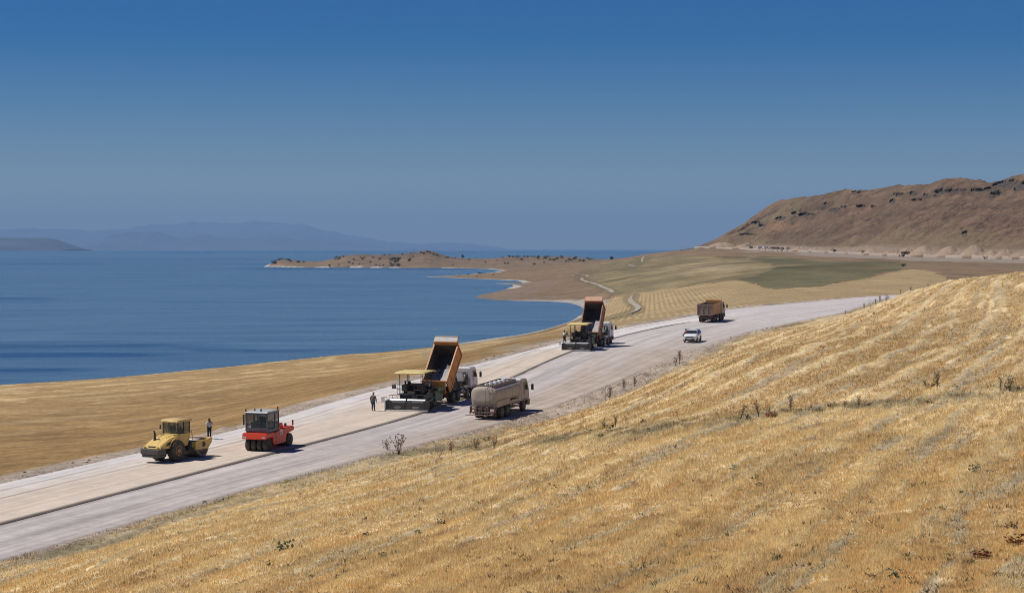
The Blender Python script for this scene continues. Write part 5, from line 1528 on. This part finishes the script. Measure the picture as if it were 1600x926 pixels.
# ------------------------------------------------------------------ straw and stubble on the near slope
def make_grass():
    r_ = np.random.default_rng(11)
    N = 330000
    th = r_.uniform(-R(17.5), R(17.5), N)
    q_ = r_.uniform(0, 1, N); d = 1 / (q_ * (1 / 47. - 1 / 300.) + 1 / 300.)
    x = d * np.sin(th); y = d * np.cos(th)
    off = gsample(x, y, 'off'); st = np.clip(gsample(x, y, 'st').astype(int), 0, NC - 1)
    o = off - WR[st]
    keep = (off > 0) & (o > .3) & (o < 400)
    x, y, d, o = x[keep], y[keep], d[keep], o[keep]
    z = gsample(x, y); c = gsample(x, y, 'C')
    n = len(x)
    w = np.maximum(windrow(x, y, o), straw_heaps(gsample(x, y, 'st'), o))
    clump = fbm(x / 2.2, y / 2.2, 3)
    bare = bare_patch(gsample(x, y, 'st'), o)          # the thin patches of the soil map
    k2 = r_.random(n) > bare * .85
    x, y, d, o, z, c, w, clump = [a[k2] for a in (x, y, d, o, z, c, w, clump)]
    n = len(x)
    NB = 3
    size = np.clip(.15 + .09 * clump, .05, .4) * r_.uniform(.6, 1.35, n) * np.where(w > .35, .8, 1.0)
    size *= np.clip(d / 90, .8, 1.2)
    wid = .011 + d * .00016
    V = np.zeros((n, NB, 3, 3)); Cc = np.zeros((n, NB, 3, 3))
    tone = r_.choice(5, n, p=[.44, .28, .14, .08, .06])
    tint = np.array([[1.50, 1.42, 1.30], [1.85, 1.78, 1.68], [1.22, 1.12, 1.0], [1.34, 1.15, .98], [.88, .80, .70]])[tone]
    fk = sstep(90, 190, d)[:, None] * .88; tint = tint * (1 - fk) + np.array([1.36, 1.31, 1.22]) * fk
    for b in range(NB):
        a = r_.uniform(0, 2 * math.pi, n); lean = np.where(w > .35, r_.uniform(.5, 1.5, n), r_.uniform(.05, .55, n))
        hgt = size * r_.uniform(.6, 1.1, n)
        bx = x + r_.normal(0, .06, n); by = y + r_.normal(0, .06, n)
        fa = r_.uniform(0, math.pi, n)
        dx = np.cos(fa) * wid; dy = np.sin(fa) * wid * .6
        V[:, b, 0] = np.stack([bx - dx, by - dy, z - .02], -1)
        V[:, b, 1] = np.stack([bx + dx, by + dy, z - .02], -1)
        V[:, b, 2] = np.stack([bx + np.cos(a) * hgt * lean, by + np.sin(a) * hgt * lean, z + hgt * np.where(w > .35, .55, 1.0) + w * .11], -1)
        v_ = (1 + r_.uniform(-.25, .25, n) * (1 - .6 * fk[:, 0]))[:, None]
        cc = c * tint * v_ * np.array([1.20, 1.30, 1.26]); cc = np.maximum(cc / np.maximum(1, cc.max(1, keepdims=True) / .93), .01)
        for k in range(3): Cc[:, b, k] = cc
    tot = n * NB * 3
    F_ = np.arange(tot).reshape(-1, 3)
    m = ground_mat('dry straw', fine=(1.5, .12), mid=(.3, .05), coarse=(.05, .04), bump=0, rough=.8)
    t = m.node_tree; pb = t.nodes['Principled BSDF']; mo = [q for q in t.nodes if q.type == 'OUTPUT_MATERIAL'][0]
    tl = t.nodes.new('ShaderNodeBsdfTranslucent'); ms = t.nodes.new('ShaderNodeMixShader'); ms.inputs[0].default_value = .5
    t.links.new(pb.inputs['Base Color'].links[0].from_socket, tl.inputs['Color']); t.links.new(pb.outputs[0], ms.inputs[1]); t.links.new(tl.outputs[0], ms.inputs[2]); t.links.new(ms.outputs[0], mo.inputs['Surface'])
    o_ = tri_mesh('grass', V.reshape(-1, 3), F_, m, Cc.reshape(-1, 3))
    tag(o_, 'dry golden stubble and cut straw covering the near slope', 'grass', kind='stuff')
make_grass()

# ------------------------------------------------------------------ weeds, one by one
def leaf_quads(rr, n, R0, zc, h, lw, up=.3, squash=1.0):
    V = []; Fc = []
    for k in range(n):
        a = rr.uniform(0, 2 * math.pi); q = rr.random() ** .5 * R0; zz = zc + rr.uniform(-.5, .5) * h
        p = Vector((math.cos(a) * q, math.sin(a) * q, zz * squash))
        d = Vector((rr.uniform(-1, 1), rr.uniform(-1, 1), rr.uniform(-.4, 1) + up)).normalized()
        s_ = d.orthogonal().normalized(); L = lw * rr.uniform(.6, 1.4)
        b = len(V); V += [p - s_ * L * .3, p + d * L * .5 - s_ * .0 + s_ * L * .3, p + d * L, p + d * L * .5 - s_ * L * .35]
        Fc.append((b, b + 1, b + 2, b + 3))
    return V, Fc
def plant_mesh(name, V, Fc, m):
    me = bpy.data.meshes.new(name); me.from_pydata([tuple(v) for v in V], [], Fc); me.materials.append(m); return me
M_WEED = mat('dry brown weed', (.17, .115, .065, 1), .9, var=.35, vscale=6)
M_WEEDG = mat('grey green weed', (.13, .13, .06, 1), .9, var=.35, vscale=6)
M_THIS = mat('green thistle', (.075, .095, .035, 1), .8, var=.35, vscale=9)
M_RUST = mat('rusty dry weed', (.24, .10, .04, 1), .9, var=.3, vscale=6)
def tall_weed(kind, seed, material):
    """stalks, side twigs and seed heads of one dead weed about one metre high"""
    rr = random.Random(seed); m = MB(); V = []; Fc = []
    ns = {'fan': 12, 'spike': 6, 'bare': 3}[kind]
    for k in range(ns):
        a = rr.uniform(0, 6.28); l = {'fan': rr.uniform(.15, .5), 'spike': rr.uniform(.02, .12), 'bare': rr.uniform(.05, .4)}[kind]
        h = rr.uniform(.65, 1.0)
        top = Vector((math.cos(a) * l, math.sin(a) * l, h))
        m.tube([(0, 0, -.05), tuple(top * .5 + Vector((0, 0, .06))), tuple(top)], [.010, .007, .004], 5)
        for j in range({'fan': 5, 'spike': 9, 'bare': 4}[kind]):
            t = rr.uniform(.35, 1); p = top * t
            q = p + Vector((rr.uniform(-.16, .16), rr.uniform(-.16, .16), rr.uniform(.02, .18)))
            m.tube([tuple(p), tuple(q)], [.005, .003], 4)
            for _ in range(2):
                c = q + Vector([rr.uniform(-.03, .03) for _ in range(3)])
                m.box(c.x - .009, c.x + .009, c.y - .009, c.y + .009, c.z - .015, c.z + .025)
    bmesh.ops.recalc_face_normals(m.bm, faces=m.bm.faces)
    me = bpy.data.meshes.new('dry_weed'); m.bm.to_mesh(me); m.bm.free(); me.materials.append(material)
    return me
WE = [tall_weed('fan', 1, M_WEED), tall_weed('spike', 2, M_WEED), tall_weed('bare', 3, M_WEED), tall_weed('fan', 4, M_WEEDG), tall_weed('spike', 5, M_RUST)]
def stand(name, me, p, s, label, cat, group, rz=None, tilt=0.0):
    o = bpy.data.objects.new(name, me); COL.objects.link(o)
    o.location = p; o.scale = (s[0], s[0], s[1]); o.rotation_euler = (0, tilt, random.uniform(0, 6.28) if rz is None else rz)
    return tag(o, label, cat, group)
TALL = [  # u, v of the foot, height in photo pixels, mesh, lean, what sets it apart
 (623, 710, 33, 0, 0, 'tallest dark feathery weed on the gravel edge left of the field margin'), (607, 706, 22, 0, -.35, 'low leaning weed beside the tall feathery one at the gravel edge'),
 (686, 714, 20, 2, -.45, 'bare stalk slanting left by the gravel edge'), (705, 710, 24, 4, 0, 'straight ochre spike weed by the gravel edge'), (744, 702, 20, 0, 0, 'branching dark weed with round heads on the margin below the tank truck'),
 (772, 700, 18, 0, 0, 'small dark branching weed on the margin right of the round-headed one'), (840, 682, 20, 2, -.4, 'thin stalk leaning left on the margin below the tank truck cab'), (907, 672, 24, 2, 0, 'thin upright stalk at the wide dirt verge'),
 (962, 668, 18, 1, 0, 'slim dark spike beside the pale green bush'), (978, 663, 20, 2, 0, 'bare twig right of the pale green bush'), (1060, 656, 18, 2, 0, 'single bare twig in the middle of the margin'),
 (1125, 655, 18, 2, -.35, 'leaning twig left of the pair of brown weeds'), (1156, 656, 26, 1, -.35, 'leaning brown weed on the margin, first of the pair'), (1186, 652, 26, 1, -.4, 'leaning brown weed on the margin, second of the pair'),
 (1236, 645, 28, 1, 0, 'bushy pointed brown weed in the middle of the margin'), (1270, 643, 18, 2, 0, 'thin twig right of the bushy pointed weed'), (1320, 640, 16, 4, 0, 'reddish tuft left of the dark stout weed'), (1342, 638, 20, 1, 0, 'dark stout weed on the margin, lower right field'),
 (1464, 612, 30, 1, 0, 'tallest dark plume weed standing over the right part of the margin'), (1503, 620, 26, 2, 0, 'lone thin stalk right of the dark plume'), (1564, 612, 24, 1, 0, 'brown weed left of the last bushy weed at the right edge'), (1578, 611, 28, 0, 0, 'last bushy brown weed near the right edge of the field'),
 (946, 625, 22, 2, 0, 'twig at the dirt verge under the dirt bank'), (953, 627, 24, 1, -.1, 'dark clump weed at the dirt verge'), (975, 612, 20, 1, 0, 'first of the small weeds along the verge below the car'), (992, 606, 18, 1, 0, 'second of the small weeds along the verge below the car'), (1010, 600, 17, 2, .2, 'third of the small weeds along the verge below the car'),
 (1062, 570, 22, 1, 0, 'dark bushy weed on the verge just below the car'), (1056, 572, 14, 0, 0, 'small weed left of the dark bushy one below the car'),
 (1321, 492, 7, 1, 0, 'first weed of the row on the crest beside the road'), (1350, 484, 10, 1, 0, 'second weed of the row on the crest'), (1360, 481, 14, 2, 0, 'third and thinnest weed of the crest row'), (1368, 477, 10, 1, 0, 'fourth weed of the crest row'), (1375, 474, 12, 1, 0, 'fifth weed of the crest row'), (1384, 471, 11, 0, .4, 'slanting weed at the end of the crest row'),
 (1407, 458, 6, 0, 0, 'low dark bush where the road meets the crest'), (1423, 455, 8, 0, 0, 'round dark bush on the crest above the end of the road'), (1450, 448, 5, 0, 0, 'last tiny weed on the crest line')]
for (u, v, h, k, tl, lab) in TALL:
    p = hit(u, v); s_ = h / F * p.y
    stand('dry_weed', WE[k], p, (s_ * 1.0, s_), lab, 'weed', 'tall dead weeds along the field edges', tilt=tl)
def low_weed(seed, m, n=46):
    rr = random.Random(seed); V, Fc = leaf_quads(rr, n, .42, .28, .45, .17)
    return plant_mesh('thistle', V, Fc, m)
LW = [low_weed(21, M_THIS), low_weed(22, M_THIS), low_weed(23, M_WEEDG), low_weed(24, M_WEED), low_weed(25, M_RUST, 120)]
LOW = [(446, 862, 18, 0, 'green thistle with several stems low on the lower left slope'), (422, 885, 9, 0, 'small dark green plant left below the thistle'), (654, 835, 7, 1, 'flat green plant on the bare streak, left of centre'), (598, 871, 8, 1, 'pair of green rosettes by the bare streak, left'),
       (690, 820, 9, 0, 'little green plant above the rosettes'), (870, 766, 9, 1, 'round green plant in the pale straw at the centre'), (903, 765, 5, 1, 'tiny green plant right of the round green one'), (702, 892, 8, 2, 'grey green tuft near the bottom centre left'),
       (659, 784, 6, 0, 'dark green dot plant at left centre of the slope'), (575, 840, 9, 2, 'wide grey green patch plant on the left slope'), (950, 672, 12, 2, 'pale green bush on the field margin'), (760, 690, 7, 2, 'green low bush at the lower gravel edge'),
       (1214, 877, 10, 1, 'dark green plant low on the slope right of centre'), (1396, 904, 17, 0, 'largest green thistle near the bottom right corner'), (1415, 873, 9, 3, 'dark tuft above the largest thistle'), (1521, 737, 10, 1, 'green plant on the right slope in the bare streak'),
       (1146, 735, 8, 1, 'two leaved green plant at the middle of the slope'), (1188, 762, 8, 2, 'grey green plant on the middle of the slope'), (1180, 750, 9, 0, 'dull green plant beside the bare patch, middle right'), (1312, 812, 7, 1, 'dark plant at the end of the long bare streak'),
       (1205, 653, 8, 4, 'rust red round weed on the margin'), (1588, 853, 17, 4, 'rust brown straw clump at the right edge'), (1535, 873, 12, 4, 'second rust brown clump left of the one at the right edge'), (1580, 828, 12, 3, 'dark brown clump above the rust brown straw'), (1452, 607, 12, 2, 'green shrubby weed under the dark plume weed'),
       (1493, 607, 7, 2, 'yellowish weed right of the dark plume weed'), (1285, 545, 6, 2, 'grey green weed between two windrows'), (1366, 492, 5, 3, 'dark low weed beside the crest verge'), (1010, 905, 7, 1, 'small green plant at the bottom centre'), (470, 700, 5, 2, 'tiny weed at the gravel edge, left')]
for (u, v, h, k, lab) in LOW:
    p = hit(u, v); s_ = h / F * p.y / .55
    stand('weed', LW[k], p, (s_ * (1.6 if k == 4 else 1.1), s_), lab, 'weed', 'low weeds on the near slope')
# scattered little weeds that nobody would count
def weed_litter():
    r_ = np.random.default_rng(5); V = []; Fc = []; Cc = []
    n = 0
    while n < 1500:
        u = r_.uniform(-60, 1660); v = r_.uniform(460, 960)
        if v < 940 - u * .30 + 40 and r_.random() < .7: continue
        th_ = math.atan((u - 800) / F); d = 1 / math.sqrt(r_.uniform(1 / 290. ** 2, 1 / 50. ** 2))
        x = d * math.sin(th_); y = d * math.cos(th_)
        o = float(gsample(x, y, 'off')[0]); s0 = int(gsample(x, y, 'st')[0])
        if o < WR[min(s0, NC - 1)] + .6: n += 1; continue
        z = float(gsample(x, y)[0]); uu = 800 + F * x / y; vv = VH - F * z / y
        onm = abs(vv - np.interp(uu, MARG[:, 0], MARG[:, 1])) < 12
        if not onm and r_.random() < .35: n += 1; continue
        hgt = r_.uniform(.05, .17) * (2.3 if onm else 1); L = hgt
        col = [(.13, .125, .055), (.16, .115, .07), (.20, .14, .08)][r_.integers(0, 3)]
        for k in range(r_.integers(5, 11)):
            a = r_.uniform(0, 6.28); q = r_.uniform(0, .12 + hgt * .6)
            p = Vector((x + math.cos(a) * q, y + math.sin(a) * q, z + r_.uniform(0, hgt * .4)))
            dd = Vector((r_.uniform(-1, 1), r_.uniform(-1, 1), r_.uniform(.2, 1.6))).normalized(); s_ = dd.orthogonal().normalized() * L * .18
            b = len(V); V += [p - s_, p + s_, p + dd * L]; Fc.append((b, b + 1, b + 2)); Cc += [col] * 3
        n += 1
    o = tri_mesh('undergrowth', [tuple(v) for v in V], Fc, bpy.data.materials['dry straw'], np.array(Cc))
    tag(o, 'tiny scattered weeds among the stubble', 'weeds', kind='stuff')
weed_litter()

# ------------------------------------------------------------------ shrubs and tree on the peninsula and the coast
M_SHRUB = mat('dark juniper green', (.035, .042, .022, 1), .9, var=.4, vscale=.6)
def shrub_mesh(seed, n=90):
    rr = random.Random(seed); V, Fc = leaf_quads(rr, n, .5, .42, .75, .26); return plant_mesh('shrub', V, Fc, M_SHRUB)
SHM = [shrub_mesh(k) for k in (31, 32, 33, 34)]
def from7(x, y): return 400 + x / 5.333, 380 + y / 5.333
def from6(x, y): return 640 + x / 5.333, 380 + y / 5.333
SHR = []
for (x, y, w, z) in [(150, 165, 34, 0), (165, 150, 20, 0), (190, 140, 22, 0), (215, 132, 18, 0), (245, 135, 14, 0), (270, 140, 22, 0), (290, 150, 18, 0), (352, 156, 22, 0), (396, 156, 14, 0), (678, 128, 40, 0), (700, 118, 16, 0), (728, 112, 14, 0),
                    (815, 135, 14, 0), (870, 118, 10, 0), (905, 120, 12, 0), (888, 130, 18, 0), (975, 118, 12, 0), (1030, 133, 18, 0), (1070, 98, 12, 0), (1112, 97, 14, 0), (1125, 140, 30, 0), (1150, 130, 26, 0), (1175, 145, 34, 0), (1190, 128, 24, 0), (1160, 155, 30, 0), (1120, 165, 22, 0),
                    (1130, 185, 26, 0), (1185, 185, 26, 0), (1150, 178, 18, 0), (1222, 92, 14, 0), (1288, 85, 12, 0), (1315, 85, 12, 0), (1285, 132, 18, 0), (1275, 145, 22, 0), (1308, 110, 14, 0), (1375, 78, 16, 0), (1400, 85, 20, 0), (1430, 72, 18, 0), (1450, 78, 14, 0), (1480, 92, 14, 0), (1505, 100, 14, 0),
                    (1525, 108, 12, 0), (775, 160, 18, 0), (805, 172, 14, 0), (860, 175, 12, 0), (690, 178, 14, 0), (610, 188, 18, 0), (620, 200, 10, 0), (955, 158, 16, 0), (1000, 180, 14, 0), (1030, 190, 14, 0), (1060, 185, 12, 0), (495, 195, 8, 0), (765, 195, 10, 0), (1590, 118, 14, 0)]:
    SHR.append((*from7(x, y), w / 5.333, 'low'))
for (x, y, w) in [(497, 136, 16), (548, 122, 10), (305, 120, 12), (325, 120, 12), (360, 122, 10), (382, 122, 10), (632, 158, 18), (728, 144, 10), (795, 168, 14), (822, 166, 14), (1037, 175, 18), (775, 116, 14), (830, 112, 18), (862, 114, 14), (892, 116, 22), (915, 112, 14), (932, 134, 20), (955, 112, 16), (985, 114, 16), (1015, 112, 16),
                  (1040, 112, 14), (1070, 124, 22), (1075, 110, 14), (1132, 120, 26), (1160, 110, 12), (1172, 138, 18), (1205, 140, 22), (1230, 128, 22), (1265, 118, 24), (1118, 134, 12), (1120, 162, 14), (1305, 150, 14), (1330, 136, 22), (1350, 142, 16), (1375, 130, 22), (1385, 118, 18), (1420, 146, 18), (1450, 148, 20), (1480, 124, 14), (1500, 132, 16), (1520, 130, 10), (1326, 158, 8),
                  (576, 240, 18), (597, 246, 12), (622, 245, 14), (490, 250, 10), (418, 255, 8), (240, 284, 10), (562, 276, 10), (697, 264, 10), (361, 180, 14)]:
    SHR.append((*from6(x, y), w / 5.333, 'low'))
SHR += [(956, 403.5, 5, 'low'), (1412, 415, 5, 'low'), (1226, 321, 4, 'hill')]
WHERE = lambda u, v: ('on the rocky tip of the peninsula' if u < 480 else 'on the rocky hump of the peninsula' if u < 600 else 'below the highest knoll of the peninsula' if u < 700 else 'on the flat neck of the peninsula' if u < 770 else 'in the dark row on the sandy rise before the mainland' if v < 412 else 'on the spit by the little bay') if u < 945 else 'on the open slope beyond the harvested strip'
gi = 0
ORD = 'first second third fourth fifth sixth seventh eighth ninth tenth eleventh twelfth thirteenth fourteenth fifteenth sixteenth seventeenth eighteenth nineteenth'.split()
def ordinal(k):
    if k < 19: return ORD[k]
    k += 1; tens = {2: ('twentieth', 'twenty'), 3: ('thirtieth', 'thirty'), 4: ('fortieth', 'forty')}[k // 10]
    return tens[0] if k % 10 == 0 else tens[1] + '-' + ORD[k % 10 - 1]
ZONES = {}
for e in sorted([e for e in SHR if e[3] != 'hill']): ZONES.setdefault(WHERE(e[0], e[1]), []).append(e)
for zone, es in ZONES.items():
    for rank, (u, v, w, kind) in enumerate(es):
        for dv in np.arange(0, 9, .5):                      # the foot stands on or just behind the skyline
            q = hit(u, v + w * .25 + dv, 400)
            if q.y < 4300 and q.z > LAKE + .1: break
        s_ = w / F * q.y
        lab = 'dark shrub, ' + ordinal(rank) + ' from left, ' + zone.replace('in the dark row ', '').replace(' before the mainland', '') if len(es) > 1 else 'dark shrub ' + zone
        stand('shrub', SHM[gi % 4], q - Vector((0, 0, .1 * s_)), (s_ * 1.2, s_ * 1.0), lab, 'shrub', 'dark shrubs ' + zone); gi += 1
# the single tree
q = hit(723, 404.5, 400)
tree = empty('tree', 'round dark tree standing alone on the flat neck of the peninsula', 'tree'); tree.location = q
m = MB(); m.tube([(0, 0, -.3), (.1, 0, 2.0), (.0, .1, 4.5)], [.45, .32, .15], 8); m.tube([(.1, 0, 2), (1.4, .3, 4.2)], [.22, .1], 6); m.tube([(.1, 0, 2.2), (-1.4, -.3, 4.4)], [.22, .1], 6)
m.build('trunk', M_WEED, tree)
rr = random.Random(8); V = []; Fc = []
for k in range(16):
    c = Vector((rr.uniform(-2.6, 2.6), rr.uniform(-2, 2), rr.uniform(3.2, 7.2))); v_, f_ = leaf_quads(rr, 34, 1.25, 0, 1.8, .65); b = len(V)
    V += [a + c for a in v_]; Fc += [tuple(i + b for i in f) for f in f_]
o = bpy.data.objects.new('crown', plant_mesh('crown', V, Fc, M_SHRUB)); COL.objects.link(o); o.parent = tree

# ------------------------------------------------------------------ pale cut spoil at the foot of the hill
def spoil(u0, u1, vt, vb, seed, label):
    d = np.interp((u0 + u1) / 2, FOOT[:, 0], FOOT[:, 2]) + 9
    w = (u1 - u0) / F * d / 2 * 1.25; h = (vb - vt) / F * d * .9
    x = ((u0 + u1) / 2 - 800) / F * d; z = -(vb - VH) / F * d
    n = 40
    A_, B_ = np.meshgrid(np.linspace(-1, 1, n), np.linspace(0, 1, n))
    top = np.clip(1 - np.abs(A_) ** 1.7, 0, 1) * (1 + .12 * fbm(A_ * 3 + seed, B_ * 0 + seed, 3))
    prof = np.where(B_ < .75, B_ / .75, 1 - (B_ - .75) * 1.2)
    X = x + A_ * w * (1 + .15 * fbm(B_ * 2 + seed, A_, 2)); Y = d + B_ * h * 1.9; Z = z + .6 + h * top * prof * (1 - .12 * ridged(A_ * 6 + seed, B_ * 1.2, 3)) - 6.0 * (B_ < .02)
    col = np.tile(c_(.34, .245, .17), A_.shape + (1,)) * (1 + .18 * fbm(A_ * 5 + seed, B_ * 2, 3)[..., None])
    o = grid_mesh('spoil_heap', X, Y, Z, M_ROAD, col)
    tag(o, label, 'spoil heap', 'pale spoil heaps along the foot of the hill')
for k, (a, b, vt, vb, lab) in enumerate([(1112, 1150, 377, 386.5, 'pale spoil bank at the left end of the hill foot'), (1150, 1185, 379, 388.2, 'pale spoil bank left of the parked line of far vehicles'), (1222, 1236, 383, 391, 'small spoil mound right behind the far white truck'),
        (1240, 1266, 384, 392, 'low spoil mound first right of the far vehicles'), (1264, 1286, 386, 393, 'low spoil mound second right of the far vehicles'), (1290, 1312, 388.5, 394.5, 'small flat spoil mound left of the far excavator'), (1322, 1342, 391, 396, 'tiny spoil mound left of the sharp pale cone'),
        (1354, 1380, 386, 397, 'sharp pale spoil cone right of the far excavator'), (1382, 1408, 389.5, 398, 'low spoil mound left of the three far machines'), (1408, 1434, 385, 399, 'steep spoil mound behind the three far machines'), (1430, 1472, 382, 400, 'broad round spoil mound, the widest of all'),
        (1468, 1508, 382, 401, 'broad spoil mound second widest with a flat right side'), (1510, 1548, 380, 401.5, 'tall pointed spoil mound near the right edge'), (1542, 1566, 389, 402, 'small spoil mound right of the tall pointed one'), (1560, 1592, 388, 402.5, 'spoil mound second from the right edge'), (1586, 1625, 391, 402.8, 'spoil mound cut by the right edge of the view')]):
    spoil(a, b, vt, vb, k * 3.7, lab)

# ------------------------------------------------------------------ far vehicles on the shelf road
def far_vehicle(kind, paint, label, u, group='vehicles parked along the far shelf road', dv=0.0, k=1.0, dd=-6.0):
    f = np.interp(u, FOOT[:, 0], FOOT[:, 2]); v = np.interp(u, FOOT[:, 0], FOOT[:, 1])
    y = f + dd; x = (u - 800) / F * y; z = -(v - VH) / F * f + 1.05 - dv / F * f
    nm = {'truck': 'truck', 'van': 'van', 'digger': 'excavator', 'car': 'car'}[kind]
    r = empty(nm, label, nm, group)
    if kind == 'truck':
        m = MB(); m.prism([(3.0, .9), (5.0, .9), (5.05, 1.8), (4.7, 2.9), (3.0, 2.9)], -1.2, 1.2); m.build('cab', paint, r)
        m = MB(); m.box(-1.25, 1.25, -3.5, 2.8, 1.2, 2.9); m.build('cargo_body', paint, r, bevel=.05)
    elif kind == 'van' or kind == 'car':
        h = 2.4 if kind == 'van' else 1.5
        m = MB(); m.prism([(-2.4, .4), (2.4, .4), (2.5, 1.0), (1.3, 1.1), (.7, h), (-2.3, h)], -.95, .95); m.build('body', paint, r, bevel=.05)
        m = MB(); m.box(-.97, .97, -2.0, .8, h * .62, h * .88); m.build('window', P_GLASS, r)
    else:
        m = MB(); m.box(-1.3, 1.3, -2, 1.6, 1.1, 2.3); m.box(-1.2, -.2, .3, 1.7, 2.3, 3.2); m.build('body', paint, r, bevel=.05)
        m = MB(); m.tube([(.4, 1.2, 1.8), (.4, 3.6, 4.4), (.4, 6.0, 3.0), (.4, 5.6, 1.2)], .28, 6); m.build('arm', paint, r)
        for s in (-1, 1): m = MB(); m.box(s * 1.5, s * .9, -2.1, 2.1, 0, 1.0); m.build('crawler_track', P_BLK, r, bevel=.2)
    if kind != 'digger':
        for yy in ((-2.4, -1.0, 3.9) if kind == 'truck' else (-1.5, 1.5)):
            for s in (-1, 1):
                m = MB(); rr_ = .5 if kind == 'truck' else .34; m.cyl((s * 1.0, yy, rr_), rr_, .35, 'x', 12); m.build('wheel', P_BLK, r)
    r.location = (x, y, z); r.rotation_euler = (0, 0, R(90 + 40)); r.scale = (k,) * 3
GV = mat('faded grey paint', (.22, .22, .23, 1), .5); BL = mat('pale blue paint', (.25, .36, .52, 1), .5); BR = mat('brown machine paint', (.12, .06, .04, 1), .6); CR = mat('cream paint', (.62, .58, .5, 1), .5)
for a in [('digger', BR, 'dark excavator at the left end of the far parked line', 1173.5), ('truck', P_WHITE, 'far white truck with blue beside it, left in the line', 1187.0), ('van', BL, 'far pale blue van between the white trucks', 1192.0), ('truck', P_WHITE, 'second far white truck in the middle of the line', 1196.5),
          ('car', BR, 'far brown car right of the second white truck', 1202.5), ('truck', BR, 'far dark truck in the middle of the line', 1208.5), ('truck', BR, 'far brown truck, first of two in a row', 1216.0), ('truck', GV, 'far dark grey truck, second of two in a row', 1223.0), ('truck', CR, 'far bright cream truck ending the parked line', 1230.5),
          ('digger', BR, 'far dark excavator working alone by the low mounds', 1304), ('digger', P_YELRIM, 'far ochre excavator left of the sharp pale cone', 1348.5), ('digger', BR, 'left machine of the three far ones', 1407.5), ('truck', BR, 'middle machine of the three far ones', 1413.0), ('digger', BR, 'right machine of the three far ones', 1420)]:
    far_vehicle(*a)
far_vehicle('car', P_WHITE, 'far white car standing below the shelf road', 1170.5, dv=-4.6, dd=-70); far_vehicle('car', GV, 'far grey car standing below the shelf road', 1167, dv=-4.0, dd=-70)

# ------------------------------------------------------------------ stones and clods
def stone_mesh(seed, m, n=2):
    bm = bmesh.new(); bmesh.ops.create_icosphere(bm, subdivisions=n, radius=1)
    rr = np.random.default_rng(seed); dirs = rr.normal(size=(7, 3)); dirs /= np.linalg.norm(dirs, axis=1)[:, None]
    for v in bm.verts:
        c = np.array(v.co); k = min(1.0, *(0.62 + rr_ for rr_ in [max(0, 1 - abs(c @ d)) for d in dirs])); v.co *= k
    me = bpy.data.meshes.new('stone'); bm.to_mesh(me); bm.free(); me.materials.append(m); return me
M_ROCKD = mat('dark earth stone', (.10, .075, .055, 1), .9, var=.3); M_ROCKP = mat('pale earth clod', (.30, .245, .195, 1), .95, var=.3)
SM = [stone_mesh(1, M_ROCKD), stone_mesh(2, M_ROCKP), stone_mesh(3, M_ROCKP)]
for (u, v, w, lab) in [(38, 738, 6, 'dark boulder on the left shoulder of the road'), (940, 492.5, 2.4, 'small dark boulder on the slope right of the bay')]:
    q = hit(u, v); s_ = w / F * q.y / 2; o = stand('boulder', SM[0], q, (s_ * 1.2, s_ * .8), lab, 'boulder', None)
def clods():
    """loose earth thrown up along both edges of the carriageway"""
    r_ = np.random.default_rng(9); V = []; Fc = []; Cc = []
    base = [np.array(v.co) for v in SM[1].vertices]; base = np.array(base)
    bm = bmesh.new(); bmesh.ops.create_icosphere(bm, subdivisions=1, radius=1); bv = np.array([v.co[:] for v in bm.verts]); bf = np.array([[v.index for v in f.verts] for f in bm.faces]); bm.free()
    for k in range(3000):
        i = r_.integers(120, NC - 220); side = r_.random() < .55
        y0 = RC[i, 1]
        if side:
            spread = .5 + 2.2 * math.exp(-((y0 - 215) / 60.) ** 2); w = WR[i] + abs(r_.normal(0, .7 * spread)) - .25 * spread
        else: w = -(WL[i] + .7 + abs(r_.normal(0, 1.1)))
        x = RC[i, 0] + NR[i, 0] * w; y = RC[i, 1] + NR[i, 1] * w
        if side and w < WR[i]: z = RC[i, 2] - SLAB
        else: z = float(gsample(x, y)[0])
        s_ = .02 + r_.exponential(.028)
        V.append(bv * np.array([s_, s_, s_ * .7]) * r_.uniform(.7, 1.3, (len(bv), 1)) + np.array([x, y, z])); Fc.append(bf + k * len(bv))
        Cc.append(np.tile(c_(.34, .275, .22) * r_.uniform(.6, 1.15), (len(bv), 1)))
    o = tri_mesh('gravel', np.concatenate(V), np.concatenate(Fc), M_ROAD, np.concatenate(Cc)); tag(o, 'loose clods and stones along the road edges', 'gravel', kind='stuff')
clods()
